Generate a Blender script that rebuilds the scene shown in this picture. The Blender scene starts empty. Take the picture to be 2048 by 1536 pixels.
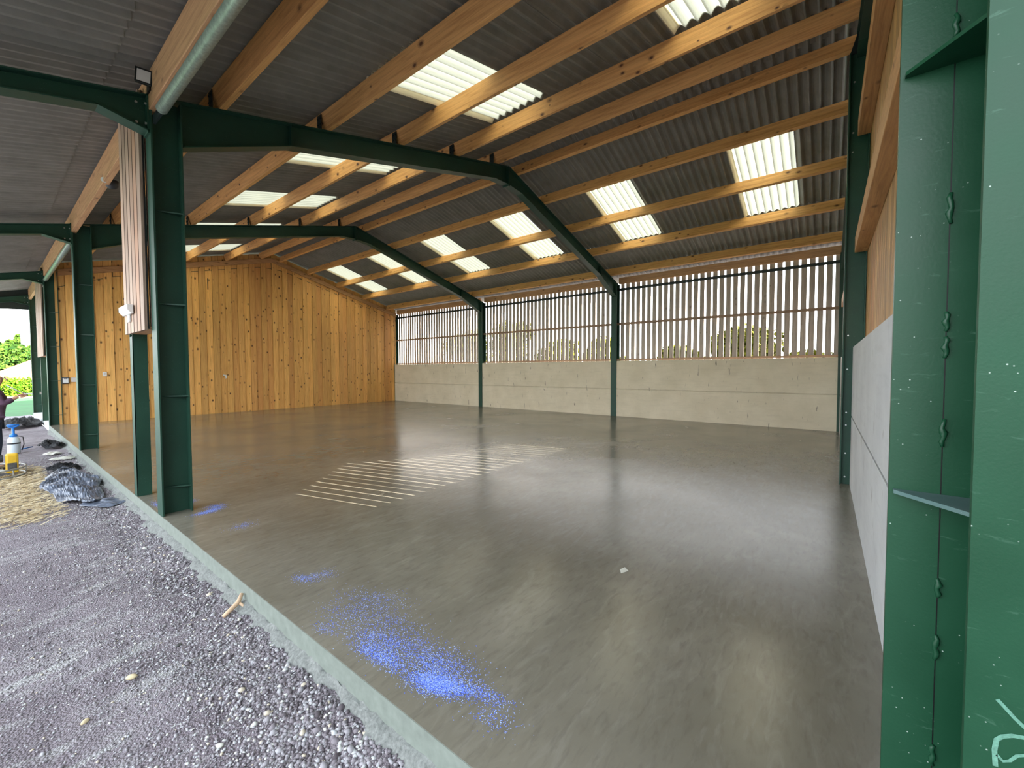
import bpy, math, random
import numpy as np
from mathutils import Vector, Matrix

random.seed(7)
rng = np.random.default_rng(7)
D = bpy.data
SC = bpy.context.scene
COL = SC.collection
PI = math.pi

# ------------------------------------------------------------------ camera
CAM = Vector((-1.1232, 0.3502, 1.5496))
fw = Vector((0.79152824, 0.61018674, -0.03398811))
rt = Vector((0.61046887, -0.79203615, -0.00254839))
up = Vector((0.02847481, 0.01873156, 0.99941899))
cam_data = D.cameras.new("camera")
cam = D.objects.new("camera", cam_data)
COL.objects.link(cam)
cam.matrix_world = Matrix(((rt.x, up.x, -fw.x, CAM.x), (rt.y, up.y, -fw.y, CAM.y), (rt.z, up.z, -fw.z, CAM.z), (0, 0, 0, 1)))
cam_data.sensor_fit = 'HORIZONTAL'
cam_data.sensor_width = 36.0
cam_data.lens = 815.53 * 36.0 / 2048.0
cam_data.clip_start = 0.02
cam_data.clip_end = 600
SC.camera = cam

# ------------------------------------------------------------------ light
SC.view_settings.view_transform = 'Standard'
SC.view_settings.look = 'None'
SC.view_settings.gamma = 1.0
SC.view_settings.use_curve_mapping = False
SC.view_settings.exposure = 1.62

w = D.worlds.new("sky")
SC.world = w
w.use_nodes = True
nt = w.node_tree
for n in list(nt.nodes):
    nt.nodes.remove(n)
wo = nt.nodes.new('ShaderNodeOutputWorld')
bg = nt.nodes.new('ShaderNodeBackground')
tc = nt.nodes.new('ShaderNodeTexCoord')
sx = nt.nodes.new('ShaderNodeSeparateXYZ')
cr = nt.nodes.new('ShaderNodeValToRGB')
nt.links.new(tc.outputs['Generated'], sx.inputs[0])
nt.links.new(sx.outputs['Z'], cr.inputs['Fac'])
cr.color_ramp.elements[0].position = 0.0
cr.color_ramp.elements[0].color = (0.96, 0.97, 1.0, 1)
cr.color_ramp.elements[1].position = 0.6
cr.color_ramp.elements[1].color = (0.82, 0.91, 1.0, 1)
nt.links.new(cr.outputs['Color'], bg.inputs['Color'])
bg.inputs['Strength'].default_value = 1.9
nt.links.new(bg.outputs[0], wo.inputs['Surface'])
w.cycles.sampling_method = 'MANUAL'
w.cycles.sample_map_resolution = 256

sun_d = D.lights.new("sun", 'SUN')
sun = D.objects.new("sun", sun_d)
COL.objects.link(sun)
EL = math.radians(22.5)
sdir = Vector((-0.257 * math.cos(EL), 0.966 * math.cos(EL), -math.sin(EL)))
sun.rotation_euler = sdir.to_track_quat('-Z', 'Y').to_euler()
sun.location = (4, -12, 9)
sun_d.energy = 22.0
sun_d.angle = 0.0035
sun_d.color = (1.0, 0.93, 0.80)

# ------------------------------------------------------------------ helpers
def prop(o, label=None, cat=None, group=None, kind=None):
    if label: o['label'] = label
    if cat: o['category'] = cat
    if group: o['group'] = group
    if kind: o['kind'] = kind
    return o

def empty(name, loc=(0, 0, 0), label=None, cat=None, group=None, kind=None, rz=0.0):
    o = D.objects.new(name, None)
    COL.objects.link(o)
    o.location = loc
    o.rotation_euler = (0, 0, rz)
    o.empty_display_size = 0.1
    return prop(o, label, cat, group, kind)

class MB:
    """collects polygons, builds one mesh; coordinates are world, made local to the parent"""
    def __init__(s):
        s.v = []; s.f = []
    def add(s, vs, fs):
        k = len(s.v)
        s.v += [tuple(p) for p in vs]
        s.f += [tuple(i + k for i in f) for f in fs]
        return s
    def box(s, x0, x1, y0, y1, z0, z1):
        return s.add([(x0, y0, z0), (x1, y0, z0), (x1, y1, z0), (x0, y1, z0), (x0, y0, z1), (x1, y0, z1), (x1, y1, z1), (x0, y1, z1)],
                     [(0, 3, 2, 1), (4, 5, 6, 7), (0, 1, 5, 4), (1, 2, 6, 5), (2, 3, 7, 6), (3, 0, 4, 7)])
    def prism(s, poly, ax, a, b):
        """poly: 2D points in the two other axes (order x,y,z without ax)"""
        n = len(poly)
        def P(p, t):
            if ax == 0: return (t, p[0], p[1])
            if ax == 1: return (p[0], t, p[1])
            return (p[0], p[1], t)
        vs = [P(p, a) for p in poly] + [P(p, b) for p in poly]
        fs = [tuple(range(n)), tuple(range(2 * n - 1, n - 1, -1))]
        for i in range(n):
            j = (i + 1) % n
            fs.append((i, i + n, j + n, j))
        return s.add(vs, fs)
    def seg(s, p, q, t, y0, y1):
        """a flat bar in the XZ plane from p to q, thickness t to the right side (below if p->q goes +x)"""
        dx, dz = q[0] - p[0], q[1] - p[1]
        L = math.hypot(dx, dz)
        nx, nz = dz / L * t, -dx / L * t
        return s.prism([p, q, (q[0] + nx, q[1] + nz), (p[0] + nx, p[1] + nz)], 1, y0, y1)
    def tube(s, p0, p1, r0, r1=None, n=12, cap=True):
        r1 = r0 if r1 is None else r1
        p0, p1 = Vector(p0), Vector(p1)
        d = (p1 - p0).normalized()
        a = d.orthogonal().normalized(); b = d.cross(a)
        vs = []
        for p, r in ((p0, r0), (p1, r1)):
            for i in range(n):
                t = 2 * PI * i / n
                vs.append(p + (a * math.cos(t) + b * math.sin(t)) * r)
        fs = [(i, (i + 1) % n, (i + 1) % n + n, i + n) for i in range(n)]
        if cap:
            fs += [tuple(range(n - 1, -1, -1)), tuple(range(n, 2 * n))]
        return s.add(vs, fs)
    def path(s, pts, r, n=8):
        """a tube along a polyline; r may be a list"""
        pts = [Vector(p) for p in pts]
        rs = r if isinstance(r, (list, tuple)) else [r] * len(pts)
        k = len(s.v); a = None
        for i, p in enumerate(pts):
            d = (pts[min(i + 1, len(pts) - 1)] - pts[max(i - 1, 0)]).normalized()
            a = d.orthogonal().normalized() if a is None else (a - d * a.dot(d)).normalized()
            b = d.cross(a)
            for j in range(n):
                t = 2 * PI * j / n
                s.v.append(tuple(p + (a * math.cos(t) + b * math.sin(t)) * rs[i]))
        for i in range(len(pts) - 1):
            for j in range(n):
                s.f.append((k + i * n + j, k + i * n + (j + 1) % n, k + (i + 1) * n + (j + 1) % n, k + (i + 1) * n + j))
        s.f.append(tuple(k + j for j in range(n - 1, -1, -1)))
        s.f.append(tuple(k + (len(pts) - 1) * n + j for j in range(n)))
        return s
    def lathe(s, c, prof, n=16):
        """prof: (r, z) pairs; revolved about the vertical through c"""
        k = len(s.v)
        for r, z in prof:
            for i in range(n):
                t = 2 * PI * i / n
                s.v.append((c[0] + r * math.cos(t), c[1] + r * math.sin(t), c[2] + z))
        for j in range(len(prof) - 1):
            for i in range(n):
                s.f.append((k + j * n + i, k + j * n + (i + 1) % n, k + (j + 1) * n + (i + 1) % n, k + (j + 1) * n + i))
        s.f.append(tuple(k + i for i in range(n - 1, -1, -1)))
        s.f.append(tuple(k + (len(prof) - 1) * n + i for i in range(n)))
        return s
    def build(s, name, mat, parent=None, smooth=False, bevel=0.0, uv=None):
        me = D.meshes.new(name)
        off = Vector((0, 0, 0))
        rzm = None
        vs = s.v
        if parent is not None:
            M = world_of(parent).inverted()
            vs = [tuple(M @ Vector(v)) for v in vs]
        me.from_pydata(vs, [], s.f)
        me.materials.append(mat)
        if smooth:
            me.polygons.foreach_set('use_smooth', [True] * len(me.polygons))
        me.update()
        o = D.objects.new(name, me)
        COL.objects.link(o)
        if parent is not None:
            o.parent = parent
        if bevel:
            b = o.modifiers.new('bevel', 'BEVEL')
            b.width = bevel; b.segments = 2; b.limit_method = 'ANGLE'
        return o

def world_of(o):
    M = Matrix.LocRotScale(o.location, o.rotation_euler, o.scale)
    return world_of(o.parent) @ M if o.parent else M

def mesh_np(name, V, F, mat, parent=None, smooth=False):
    """fast mesh from arrays; F is (n,k)"""
    me = D.meshes.new(name)
    V = np.asarray(V, dtype=np.float32); F = np.asarray(F, dtype=np.int32)
    me.vertices.add(len(V)); me.vertices.foreach_set('co', V.ravel())
    n, k = F.shape
    me.loops.add(n * k); me.loops.foreach_set('vertex_index', F.ravel())
    me.polygons.add(n)
    me.polygons.foreach_set('loop_start', np.arange(0, n * k, k, dtype=np.int32))
    me.polygons.foreach_set('loop_total', np.full(n, k, dtype=np.int32))
    if smooth:
        me.polygons.foreach_set('use_smooth', np.ones(n, dtype=bool))
    me.update(calc_edges=True)
    me.validate()
    me.materials.append(mat)
    o = D.objects.new(name, me)
    COL.objects.link(o)
    if parent is not None: o.parent = parent
    return o

# ------------------------------------------------------------------ materials
def lin(c):
    return tuple((x / 255 / 12.92) if x / 255 <= 0.04045 else ((x / 255 + 0.055) / 1.055) ** 2.4 for x in c)

class Mat:
    def __init__(s, name):
        s.m = D.materials.new(name); s.m.use_nodes = True
        s.t = s.m.node_tree; s.b = s.t.nodes['Principled BSDF']; s.out = s.t.nodes['Material Output']
        s.tc = None
    def n(s, kind, **kw):
        nd = s.t.nodes.new(kind)
        for k, v in kw.items(): setattr(nd, k, v)
        return nd
    def l(s, a, b): s.t.links.new(a, b)
    def coord(s, scale=(1, 1, 1), which='Object', loc=(0, 0, 0), rot=(0, 0, 0)):
        if s.tc is None: s.tc = s.n('ShaderNodeTexCoord')
        mp = s.n('ShaderNodeMapping')
        mp.inputs['Scale'].default_value = scale; mp.inputs['Location'].default_value = loc; mp.inputs['Rotation'].default_value = rot
        s.l(s.tc.outputs[which], mp.inputs['Vector'])
        return mp.outputs[0]
    def noise(s, co, scale=5, detail=4, rough=0.5, dist=0.0):
        nd = s.n('ShaderNodeTexNoise')
        nd.inputs['Scale'].default_value = scale; nd.inputs['Detail'].default_value = detail
        nd.inputs['Roughness'].default_value = rough; nd.inputs['Distortion'].default_value = dist
        s.l(co, nd.inputs['Vector']); return nd.outputs['Fac']
    def voro(s, co, scale=5, feature='F1'):
        nd = s.n('ShaderNodeTexVoronoi'); nd.feature = feature
        nd.inputs['Scale'].default_value = scale; s.l(co, nd.inputs['Vector']); return nd
    def ramp(s, fac, stops):
        r = s.n('ShaderNodeValToRGB'); e = r.color_ramp.elements
        while len(e) < len(stops): e.new(0.5)
        for i, (p, c) in enumerate(stops):
            e[i].position = p; e[i].color = (c, c, c, 1) if isinstance(c, (int, float)) else (*c, 1)
        s.l(fac, r.inputs['Fac']); return r.outputs['Color']
    def mix(s, fac, a, b, mode='MIX'):
        m = s.n('ShaderNodeMix'); m.data_type = 'RGBA'; m.blend_type = mode
        for v, i in ((fac, 0), (a, 6), (b, 7)):
            if hasattr(v, 'type') and hasattr(v, 'links'): s.l(v, m.inputs[i])
            elif isinstance(v, (int, float)): m.inputs[i].default_value = v if i == 0 else (v, v, v, 1)
            else: m.inputs[i].default_value = (*v, 1)
        return m.outputs[2]
    def math(s, op, a, b=0.0, c=0.0):
        m = s.n('ShaderNodeMath'); m.operation = op
        for i, v in enumerate((a, b, c)):
            if hasattr(v, 'links'): s.l(v, m.inputs[i])
            else: m.inputs[i].default_value = v
        return m.outputs[0]
    def bump(s, h, strength=0.3, dist=0.01, normal=None):
        b = s.n('ShaderNodeBump'); b.inputs['Strength'].default_value = strength; b.inputs['Distance'].default_value = dist
        s.l(h, b.inputs['Height'])
        if normal is not None: s.l(normal, b.inputs['Normal'])
        s.l(b.outputs[0], s.b.inputs['Normal']); return b.outputs[0]
    def base(s, v):
        if hasattr(v, 'links'): s.l(v, s.b.inputs['Base Color'])
        else: s.b.inputs['Base Color'].default_value = (*v, 1)
    def rough(s, v):
        if hasattr(v, 'links'): s.l(v, s.b.inputs['Roughness'])
        else: s.b.inputs['Roughness'].default_value = v
    def metal(s, v): s.b.inputs['Metallic'].default_value = v

def simple(name, rgb, rough=0.6, metal=0.0, var=0.0, scale=20, bump=0.0):
    m = Mat(name); c = lin(rgb)
    if var:
        co = m.coord(); f = m.noise(co, scale, 5, 0.6)
        m.base(m.ramp(f, [(0.3, tuple(x * (1 - var) for x in c)), (0.7, tuple(min(1, x * (1 + var)) for x in c))]))
        if bump: m.bump(f, bump, 0.005)
    else: m.base(c)
    m.rough(rough); m.metal(metal)
    return m.m

def steel_mat(name, rgb, rgb2, rough=0.38, flecks=0.5, scale=1.0):
    m = Mat(name); co = m.coord(which='Object')
    f = m.noise(co, 2.2 * scale, 4, 0.6)
    col = m.ramp(f, [(0.3, lin(rgb)), (0.75, lin(rgb2))])
    # small pale paint flecks and dusty scuffs
    v = m.voro(co, 52 * scale)
    dot = m.ramp(v.outputs['Distance'], [(0.05, 1.0), (0.09, 0.0)])
    pick = m.ramp(m.noise(co, 9.0 * scale, 3, 0.5), [(0.50, 0.0), (0.58, 1.0)])
    fk = m.math('MULTIPLY', m.math('MULTIPLY', dot, pick), flecks)
    col = m.mix(fk, col, lin((190, 205, 195)))
    sc = m.coord((3 * scale, 3 * scale, 14 * scale), rot=(0.3, 0.5, 0.2))
    s2 = m.ramp(m.noise(sc, 3.0, 6, 0.7, 0.8), [(0.62, 0.0), (0.76, 0.40)])
    col = m.mix(m.math('MULTIPLY', s2, flecks), col, lin((120, 160, 140)))
    m.base(col); m.rough(m.ramp(f, [(0.2, rough - 0.08), (0.8, rough + 0.12)]))
    m.bump(m.noise(co, 160 * scale, 2, 0.5), 0.12, 0.002)
    m.b.inputs['Specular IOR Level'].default_value = 0.35
    return m.m

def timber_mat(name, light, dark, long_axis=1, board=None, board_axis=0, knots=1.0, seam=True, rough=0.62, grey=0.0):
    """sawn softwood: grain along long_axis; per-board tone along board_axis; knots"""
    m = Mat(name)
    sc = [9, 9, 9]; sc[long_axis] = 0.55
    co = m.coord(tuple(sc), which='Object')
    raw = m.coord(which='Object')
    g = m.noise(co, 3.0, 6, 0.6, 0.6)
    col = m.ramp(g, [(0.25, lin(dark)), (0.52, lin(light)), (0.8, tuple(min(1, x * 1.12) for x in lin(light)))])
    sc2 = [60, 60, 60]; sc2[long_axis] = 1.5
    fine = m.noise(m.coord(tuple(sc2)), 1.5, 3, 0.6)
    col = m.mix(m.ramp(fine, [(0.35, 0.28), (0.6, 0.0)]), col, tuple(x * 0.6 for x in lin(dark)))
    if board:
        sp = m.n('ShaderNodeSeparateXYZ'); m.l(raw, sp.inputs[0])
        idx = m.math('FLOOR', m.math('DIVIDE', sp.outputs[board_axis], board))
        wn = m.n('ShaderNodeTexWhiteNoise'); wn.noise_dimensions = '1D'; m.l(idx, wn.inputs['W'])
        tone = m.ramp(wn.outputs['Value'], [(0.0, 0.74), (0.5, 0.95), (1.0, 1.12)])
        col = m.mix(1.0, col, tone, 'MULTIPLY')
        wn2 = m.n('ShaderNodeTexWhiteNoise'); wn2.noise_dimensions = '1D'; m.l(m.math('ADD', idx, 31.7), wn2.inputs['W'])
        col = m.mix(m.ramp(wn2.outputs['Value'], [(0.6, 0.0), (1.0, 0.35)]), col, lin((205, 135, 85)))
    if knots:
        ks = [7.5, 7.5, 7.5]; ks[long_axis] = 4.6
        oi = m.n('ShaderNodeObjectInfo'); va = m.n('ShaderNodeVectorMath'); va.operation = 'MULTIPLY_ADD'
        cb = m.n('ShaderNodeCombineXYZ')
        for q in range(3): m.l(oi.outputs['Random'], cb.inputs[q])
        m.l(cb.outputs[0], va.inputs[0]); va.inputs[1].default_value = (17.0, 23.0, 31.0); m.l(m.coord(tuple(ks), loc=(0.37, 0.21, 0.63)), va.inputs[2])
        kv = m.voro(va.outputs[0], 1.0)
        sz = m.n('ShaderNodeSeparateColor'); m.l(kv.outputs['Color'], sz.inputs[0])
        ring = m.ramp(m.math('DIVIDE', kv.outputs['Distance'], m.math('ADD', m.math('MULTIPLY', sz.outputs[1], 0.9), 0.35)), [(0.10, 1.0), (0.15, 0.5), (0.26, 0.0)])
        pick = m.ramp(m.n('ShaderNodeSeparateColor').outputs[0], [(0.0, 1.0), (1.0, 1.0)]) if False else None
        sepc = m.n('ShaderNodeSeparateColor'); m.l(kv.outputs['Color'], sepc.inputs[0])
        sel = m.ramp(sepc.outputs[0], [(0.35, 0.0), (0.45, 1.0)])
        col = m.mix(m.math('MULTIPLY', m.math('MULTIPLY', ring, sel), knots), col, lin((72, 38, 20)))
    if grey:
        gz = m.ramp(m.noise(raw, 1.4, 4, 0.6), [(0.35, 0.0), (0.7, 1.0)])
        col = m.mix(m.math('MULTIPLY', gz, grey), col, lin((150, 140, 130)))
    m.base(col); m.rough(rough)
    m.bump(g, 0.25, 0.004)
    return m.m

M = {}
M['steel'] = steel_mat('green painted steel', (32, 64, 52), (39, 78, 63), 0.46, 0.35)
M['steel_near'] = steel_mat('green painted steel close', (18, 62, 40), (26, 76, 52), 0.40, 0.75, 1.0)
M['steel_dust'] = steel_mat('dusty green steel', (70, 100, 98), (104, 128, 126), 0.7, 0.6, 2.0)
M['steel_dark'] = simple('dark green steel', (24, 38, 38), 0.5, 0, 0.2, 8)
M['galv'] = simple('galvanised steel', (150, 165, 155), 0.42, 0.45, 0.35, 30)
M['zinc'] = simple('zinc bolt', (190, 195, 195), 0.35, 0.8)
M['purlin'] = timber_mat('purlin timber', (222, 172, 106), (188, 134, 74), 1, knots=0.95)
M['eave_beam'] = timber_mat('eave beam timber', (202, 158, 116), (168, 124, 88), 1, knots=0.6)
M['rail_x'] = timber_mat('gable rail timber', (196, 152, 102), (160, 118, 76), 0, knots=0.7)
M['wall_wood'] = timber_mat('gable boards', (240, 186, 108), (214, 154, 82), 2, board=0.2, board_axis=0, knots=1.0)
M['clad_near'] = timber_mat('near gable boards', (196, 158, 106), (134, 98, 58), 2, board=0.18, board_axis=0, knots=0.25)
M['panel_wood'] = timber_mat('jamb boards', (186, 158, 138), (144, 112, 92), 2, board=0.1733, board_axis=1, knots=0.25, grey=0.25)
M['slat'] = timber_mat('slat boards', (190, 178, 166), (156, 142, 130), 2, knots=0.5, grey=0.3)
M['slat_rail'] = timber_mat('slat rail', (160, 132, 108), (120, 98, 78), 1, knots=0.3)
M['joint'] = simple('groove shade brown', (70, 46, 34), 0.8)  # shade of the board edges, put into a dark colour
M['white'] = simple('white plastic', (225, 228, 228), 0.45)
M['black'] = simple('black plastic', (18, 18, 20), 0.4)
M['dkgrey'] = simple('dark grey plastic', (52, 54, 58), 0.5)
M['led'] = simple('floodlight lens', (205, 200, 196), 0.25)
M['blue'] = simple('blue plastic', (38, 120, 205), 0.4)
M['yellow'] = simple('yellow paint', (222, 180, 48), 0.42, 0, 0.12, 12)
M['iron'] = simple('worn machine metal', (92, 92, 92), 0.5, 0.5, 0.3, 30)
M['lightsteel'] = simple('bright guard ring', (170, 172, 168), 0.4, 0.4, 0.2, 20)
M['milky'] = simple('milky bottle plastic', (205, 218, 225), 0.35)
M['tin'] = simple('chalk', (92, 138, 120), 0.9, 0, 0.25, 160)

# fibre cement roof
def roof_mat():
    m = Mat('fibre cement sheet'); co = m.coord()
    f = m.noise(co, 3.0, 6, 0.65); g = m.noise(m.coord((4, 40, 4)), 2, 5, 0.7)
    c = m.ramp(f, [(0.3, lin((122, 122, 114))), (0.7, lin((142, 142, 134)))])
    m.base(c); m.rough(0.8); return m.m
M['roof'] = roof_mat()

def grp_mat(name, col, dim):
    m = Mat(name)
    t = m.n('ShaderNodeBsdfTranslucent'); d = m.n('ShaderNodeBsdfDiffuse'); mx = m.n('ShaderNodeMixShader')
    co = m.coord((2, 60, 2)); f = m.noise(co, 3, 4, 0.6)
    c = m.ramp(f, [(0.3, tuple(x * 0.93 for x in col)), (0.7, col)])
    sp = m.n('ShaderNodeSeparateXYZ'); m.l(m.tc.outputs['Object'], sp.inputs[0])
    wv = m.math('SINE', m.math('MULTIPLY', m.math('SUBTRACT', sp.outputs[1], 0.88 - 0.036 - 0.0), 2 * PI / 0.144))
    c = m.mix(m.ramp(m.math('ADD', m.math('MULTIPLY', wv, 0.5), 0.5), [(0.86, 0.0), (0.98, 0.42)]), c, tuple(x * 0.35 for x in col))  # dirt lines along each corrugation, painting in its shading too
    m.l(c, t.inputs['Color']); m.l(c, d.inputs['Color'])
    mx.inputs[0].default_value = dim
    m.l(t.outputs[0], mx.inputs[1]); m.l(d.outputs[0], mx.inputs[2]); m.l(mx.outputs[0], m.out.inputs['Surface'])
    return m.m
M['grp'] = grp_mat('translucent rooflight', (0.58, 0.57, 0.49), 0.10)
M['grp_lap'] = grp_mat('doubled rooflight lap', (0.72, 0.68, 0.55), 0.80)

def concrete_panel_mat(name, a, b):
    m = Mat(name); co = m.coord()
    f = m.noise(co, 1.6, 6, 0.62); c = m.ramp(f, [(0.3, lin(a)), (0.7, lin(b))])
    st = m.noise(m.coord((1.2, 1.2, 10)), 1.5, 6, 0.7)
    c = m.mix(m.ramp(st, [(0.5, 0.0), (0.75, 0.28)]), c, tuple(x * 0.72 for x in lin(a)))
    mk = m.noise(m.coord((14, 14, 2.2)), 1.2, 3, 0.5, 0.4)
    c = m.mix(m.ramp(mk, [(0.68, 0.0), (0.72, 0.8)]), c, lin((92, 86, 78)))
    v = m.voro(co, 30); c = m.mix(m.math('MULTIPLY', m.ramp(v.outputs['Distance'], [(0.05, 1.0), (0.08, 0.0)]), m.ramp(m.noise(co, 5, 2), [(0.5, 0.0), (0.6, 0.7)])), c, lin((110, 104, 96)))
    m.base(c); m.rough(0.8); m.bump(m.noise(co, 40, 5, 0.6), 0.15, 0.004); return m.m
M['conc'] = concrete_panel_mat('precast concrete', (206, 197, 172), (222, 213, 190))
M['conc_w'] = concrete_panel_mat('pale precast concrete', (190, 194, 198), (206, 210, 212))

def floor_mat():
    m = Mat('power floated wet concrete'); co = m.coord()
    big = m.noise(co, 0.5, 4, 0.55, 0.5); mid = m.noise(co, 1.7, 6, 0.6, 0.8)
    arcs = m.noise(m.coord((1.6, 6.0, 1), rot=(0, 0, 0.5)), 2.0, 7, 0.62, 1.2)
    c = m.ramp(big, [(0.3, lin((108, 104, 92))), (0.55, lin((128, 124, 112))), (0.75, lin((146, 143, 134)))])
    c = m.mix(m.ramp(mid, [(0.3, 0.5), (0.7, 0.0)]), c, lin((98, 94, 82)))
    c = m.mix(m.ramp(arcs, [(0.5, 0.0), (0.85, 0.35)]), c, lin((156, 153, 146)))
    sw = m.noise(m.coord((5, 18, 1), rot=(0, 0, 0.4)), 1.6, 6, 0.6, 0.4)
    c = m.mix(m.ramp(sw, [(0.3, 0.30), (0.5, 0.0)]), c, lin((80, 75, 66)))
    m.base(c)
    r = m.ramp(m.noise(co, 0.7, 5, 0.55, 0.5), [(0.25, 0.17), (0.5, 0.22), (0.75, 0.29)])
    m.rough(r)
    m.b.inputs['IOR'].default_value = 1.55
    h = m.mix(0.4, m.noise(m.coord((3, 12, 1), rot=(0, 0, 0.45)), 3.0, 6, 0.55, 0.8), m.noise(co, 60, 3, 0.6))
    m.bump(h, 0.06, 0.006)
    return m.m
M['floor'] = floor_mat()
M['slab_side'] = simple('slab edge concrete', (120, 128, 120), 0.8, 0, 0.14, 14, 0.2)
M['spill'] = simple('rough concrete spill', (120, 123, 120), 0.95, 0, 0.35, 60, 1.0)
M['slab_dry'] = simple('dry pale concrete', (190, 196, 198), 0.85, 0, 0.06, 6)

def gravel_mat():
    m = Mat('stony ground'); co = m.coord()
    f = m.noise(co, 1.3, 6, 0.6, 0.4)
    c = m.ramp(f, [(0.3, lin((118, 108, 116))), (0.6, lin((148, 140, 147)))])
    st = m.noise(m.coord((1.1, 4.2, 1), rot=(0, 0, -0.12)), 1.7, 8, 0.75, 0.4)
    c = m.mix(m.ramp(st, [(0.51, 0.0), (0.66, 0.75)]), c, lin((198, 200, 198)))
    v = m.voro(co, 95); c = m.mix(m.ramp(v.outputs['Distance'], [(0.2, 0.0), (0.6, 0.45)]), c, lin((70, 62, 68)))
    m.base(c); m.rough(0.9); m.bump(m.math('SUBTRACT', 1.0, v.outputs['Distance']), 0.8, 0.012); return m.m
M['gravel'] = gravel_mat()

def pebble_mat():
    m = Mat('stone chippings'); g = m.n('ShaderNodeNewGeometry')
    a = m.n('ShaderNodeAttribute'); a.attribute_name = 'tone'
    c = m.ramp(a.outputs['Fac'], [(0.0, lin((76, 69, 74))), (0.3, lin((126, 119, 125))), (0.6, lin((162, 160, 165))), (0.82, lin((182, 184, 188))), (0.93, lin((214, 216, 208))), (1.0, lin((186, 164, 132)))])
    m.base(c); m.rough(0.8); return m.m
M['pebble'] = pebble_mat()
M['grass'] = simple('mown grass', (22, 82, 32), 0.9, 0, 0.25, 1.2)
M['kerb'] = simple('pale stone kerb', (190, 176, 130), 0.9)
M['tile'] = simple('clay roof tiles', (118, 80, 60), 0.85, 0, 0.2, 4)
M['render_wall'] = simple('cream wall', (214, 200, 176), 0.9)
def leaf_mat(name, a, b):
    m = Mat(name); at = m.n('ShaderNodeAttribute'); at.attribute_name = 'tone'
    m.base(m.ramp(at.outputs['Fac'], [(0.0, lin(a)), (1.0, lin(b))])); m.rough(0.7)
    m.b.inputs['Specular IOR Level'].default_value = 0.1
    return m.m
M['leaf_hedge'] = leaf_mat('hedge leaves', (36, 74, 10), (92, 128, 26))
M['leaf_conifer'] = leaf_mat('conifer foliage', (24, 50, 20), (70, 98, 32))
M['leaf_tree'] = leaf_mat('yellow green leaves', (48, 52, 14), (92, 92, 24))
M['bark'] = simple('bark', (80, 64, 50), 0.9, 0, 0.2, 12)
M['straw'] = leaf_mat('straw', (196, 176, 140), (246, 234, 204))
M['sheet'] = simple('black polythene', (16, 18, 23), 0.85, 0, 0.3, 30)
M['sheet_dust'] = simple('dusty polythene', (98, 106, 122), 0.38, 0, 0.5, 16)
M['grit'] = leaf_mat('blue grit', (54, 92, 220), (190, 214, 255))
M['sand'] = simple('sawn pale wood', (206, 176, 146), 0.8, 0, 0.12, 30)
M['stone_pale'] = simple('pale stone', (212, 196, 160), 0.85, 0, 0.1, 30)
M['paper'] = simple('pale scrap', (205, 205, 195), 0.8)

# ------------------------------------------------------------------ dimensions
W = 12.045; AX = 6.022; SL = 0.268; DC = 0.264
def zr(x):                     # top of the steel rafters
    return 6.0 - SL * abs(x - AX)
COSA = 1 / math.sqrt(1 + SL * SL); SINA = SL * COSA

# ------------------------------------------------------------------ floor slab
mb = MB()
mb.box(0.0, 12.3, -0.12, 18.0, -0.16, 0.0)
fl = mb.build('floor', M['floor']); prop(fl, kind='structure')
mb = MB()
mb.box(-0.004, 0.0, 0.2, 18.0, -0.16, -0.002)
prop(mb.build('trim_1', M['slab_side']), kind='structure')
mb = MB()
mb.box(0.0, 12.3, 18.0, 24.2, -0.16, -0.01)
prop(mb.build('floor', M['slab_dry']), kind='structure')
# ragged spill of concrete along the foot of the slab
ys = np.arange(0.2, 17.9, 0.035)
V = []; F = []
prof = [0.0, 0.25, 0.5, 0.75, 1.0]
for i, y in enumerate(ys):
    wd = 0.055 + 0.03 * math.sin(y * 2.1) * math.sin(y * 5.3 + 1) + 0.02 * math.sin(y * 23) + 0.03 * rng.random()
    for k, t in enumerate(prof):
        V.append((-0.004 - t * wd, y + 0.012 * rng.random(), -0.118 - 0.065 * t ** 1.4 + 0.022 * (rng.random() - 0.5)))
n = len(prof)
for i in range(len(ys) - 1):
    for k in range(n - 1):
        F.append((i * n + k, i * n + k + 1, (i + 1) * n + k + 1, (i + 1) * n + k))
sp = mesh_np('trim_2', V, F, M['spill']); prop(sp, kind='structure')

# ------------------------------------------------------------------ roof sheets and rooflights
SH = 1.008; PIT = SH / 7; AMP = 0.030
def sheet_profile(y0, y1, base, n_per=8):
    n = max(2, int(round((y1 - y0) / PIT * n_per)))
    ys = np.linspace(y0, y1, n + 1)
    c = (1 + np.cos(2 * PI * (ys - 0.88) / PIT)) / 2
    return ys, AMP * (2 * c ** 0.7 - 1) + base

def sheet(mbx, xa, xb, y0, y1, lift):
    """corrugated strip lying on the purlins between x=xa and xb (same side of the ridge)"""
    ys, h = sheet_profile(y0, y1, 0.225 + AMP + lift)
    s = 1 if xb <= AX + 1e-6 else -1
    k = len(mbx.v)
    for x in (xa, xb):
        z0 = 6.0 - SL * abs(x - AX)
        for y, hh in zip(ys, h):
            for th in (0.0, 0.007):
                mbx.v.append((x - s * SINA * (hh + th), y, z0 + COSA * (hh + th)))
    m = len(ys); r = 2 * m
    for i in range(m - 1):
        a, b = 2 * i, 2 * (i + 1)
        mbx.f.append((k + a, k + b, k + b + r, k + a + r))
        mbx.f.append((k + a + 1, k + a + r + 1, k + b + r + 1, k + b + 1))
        mbx.f.append((k + a, k + a + 1, k + b + 1, k + b))
        mbx.f.append((k + a + r, k + b + r, k + b + r + 1, k + a + r + 1))
    for a in (0, 2 * (m - 1)):
        mbx.f.append((k + a, k + a + r, k + a + r + 1, k + a + 1))

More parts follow.
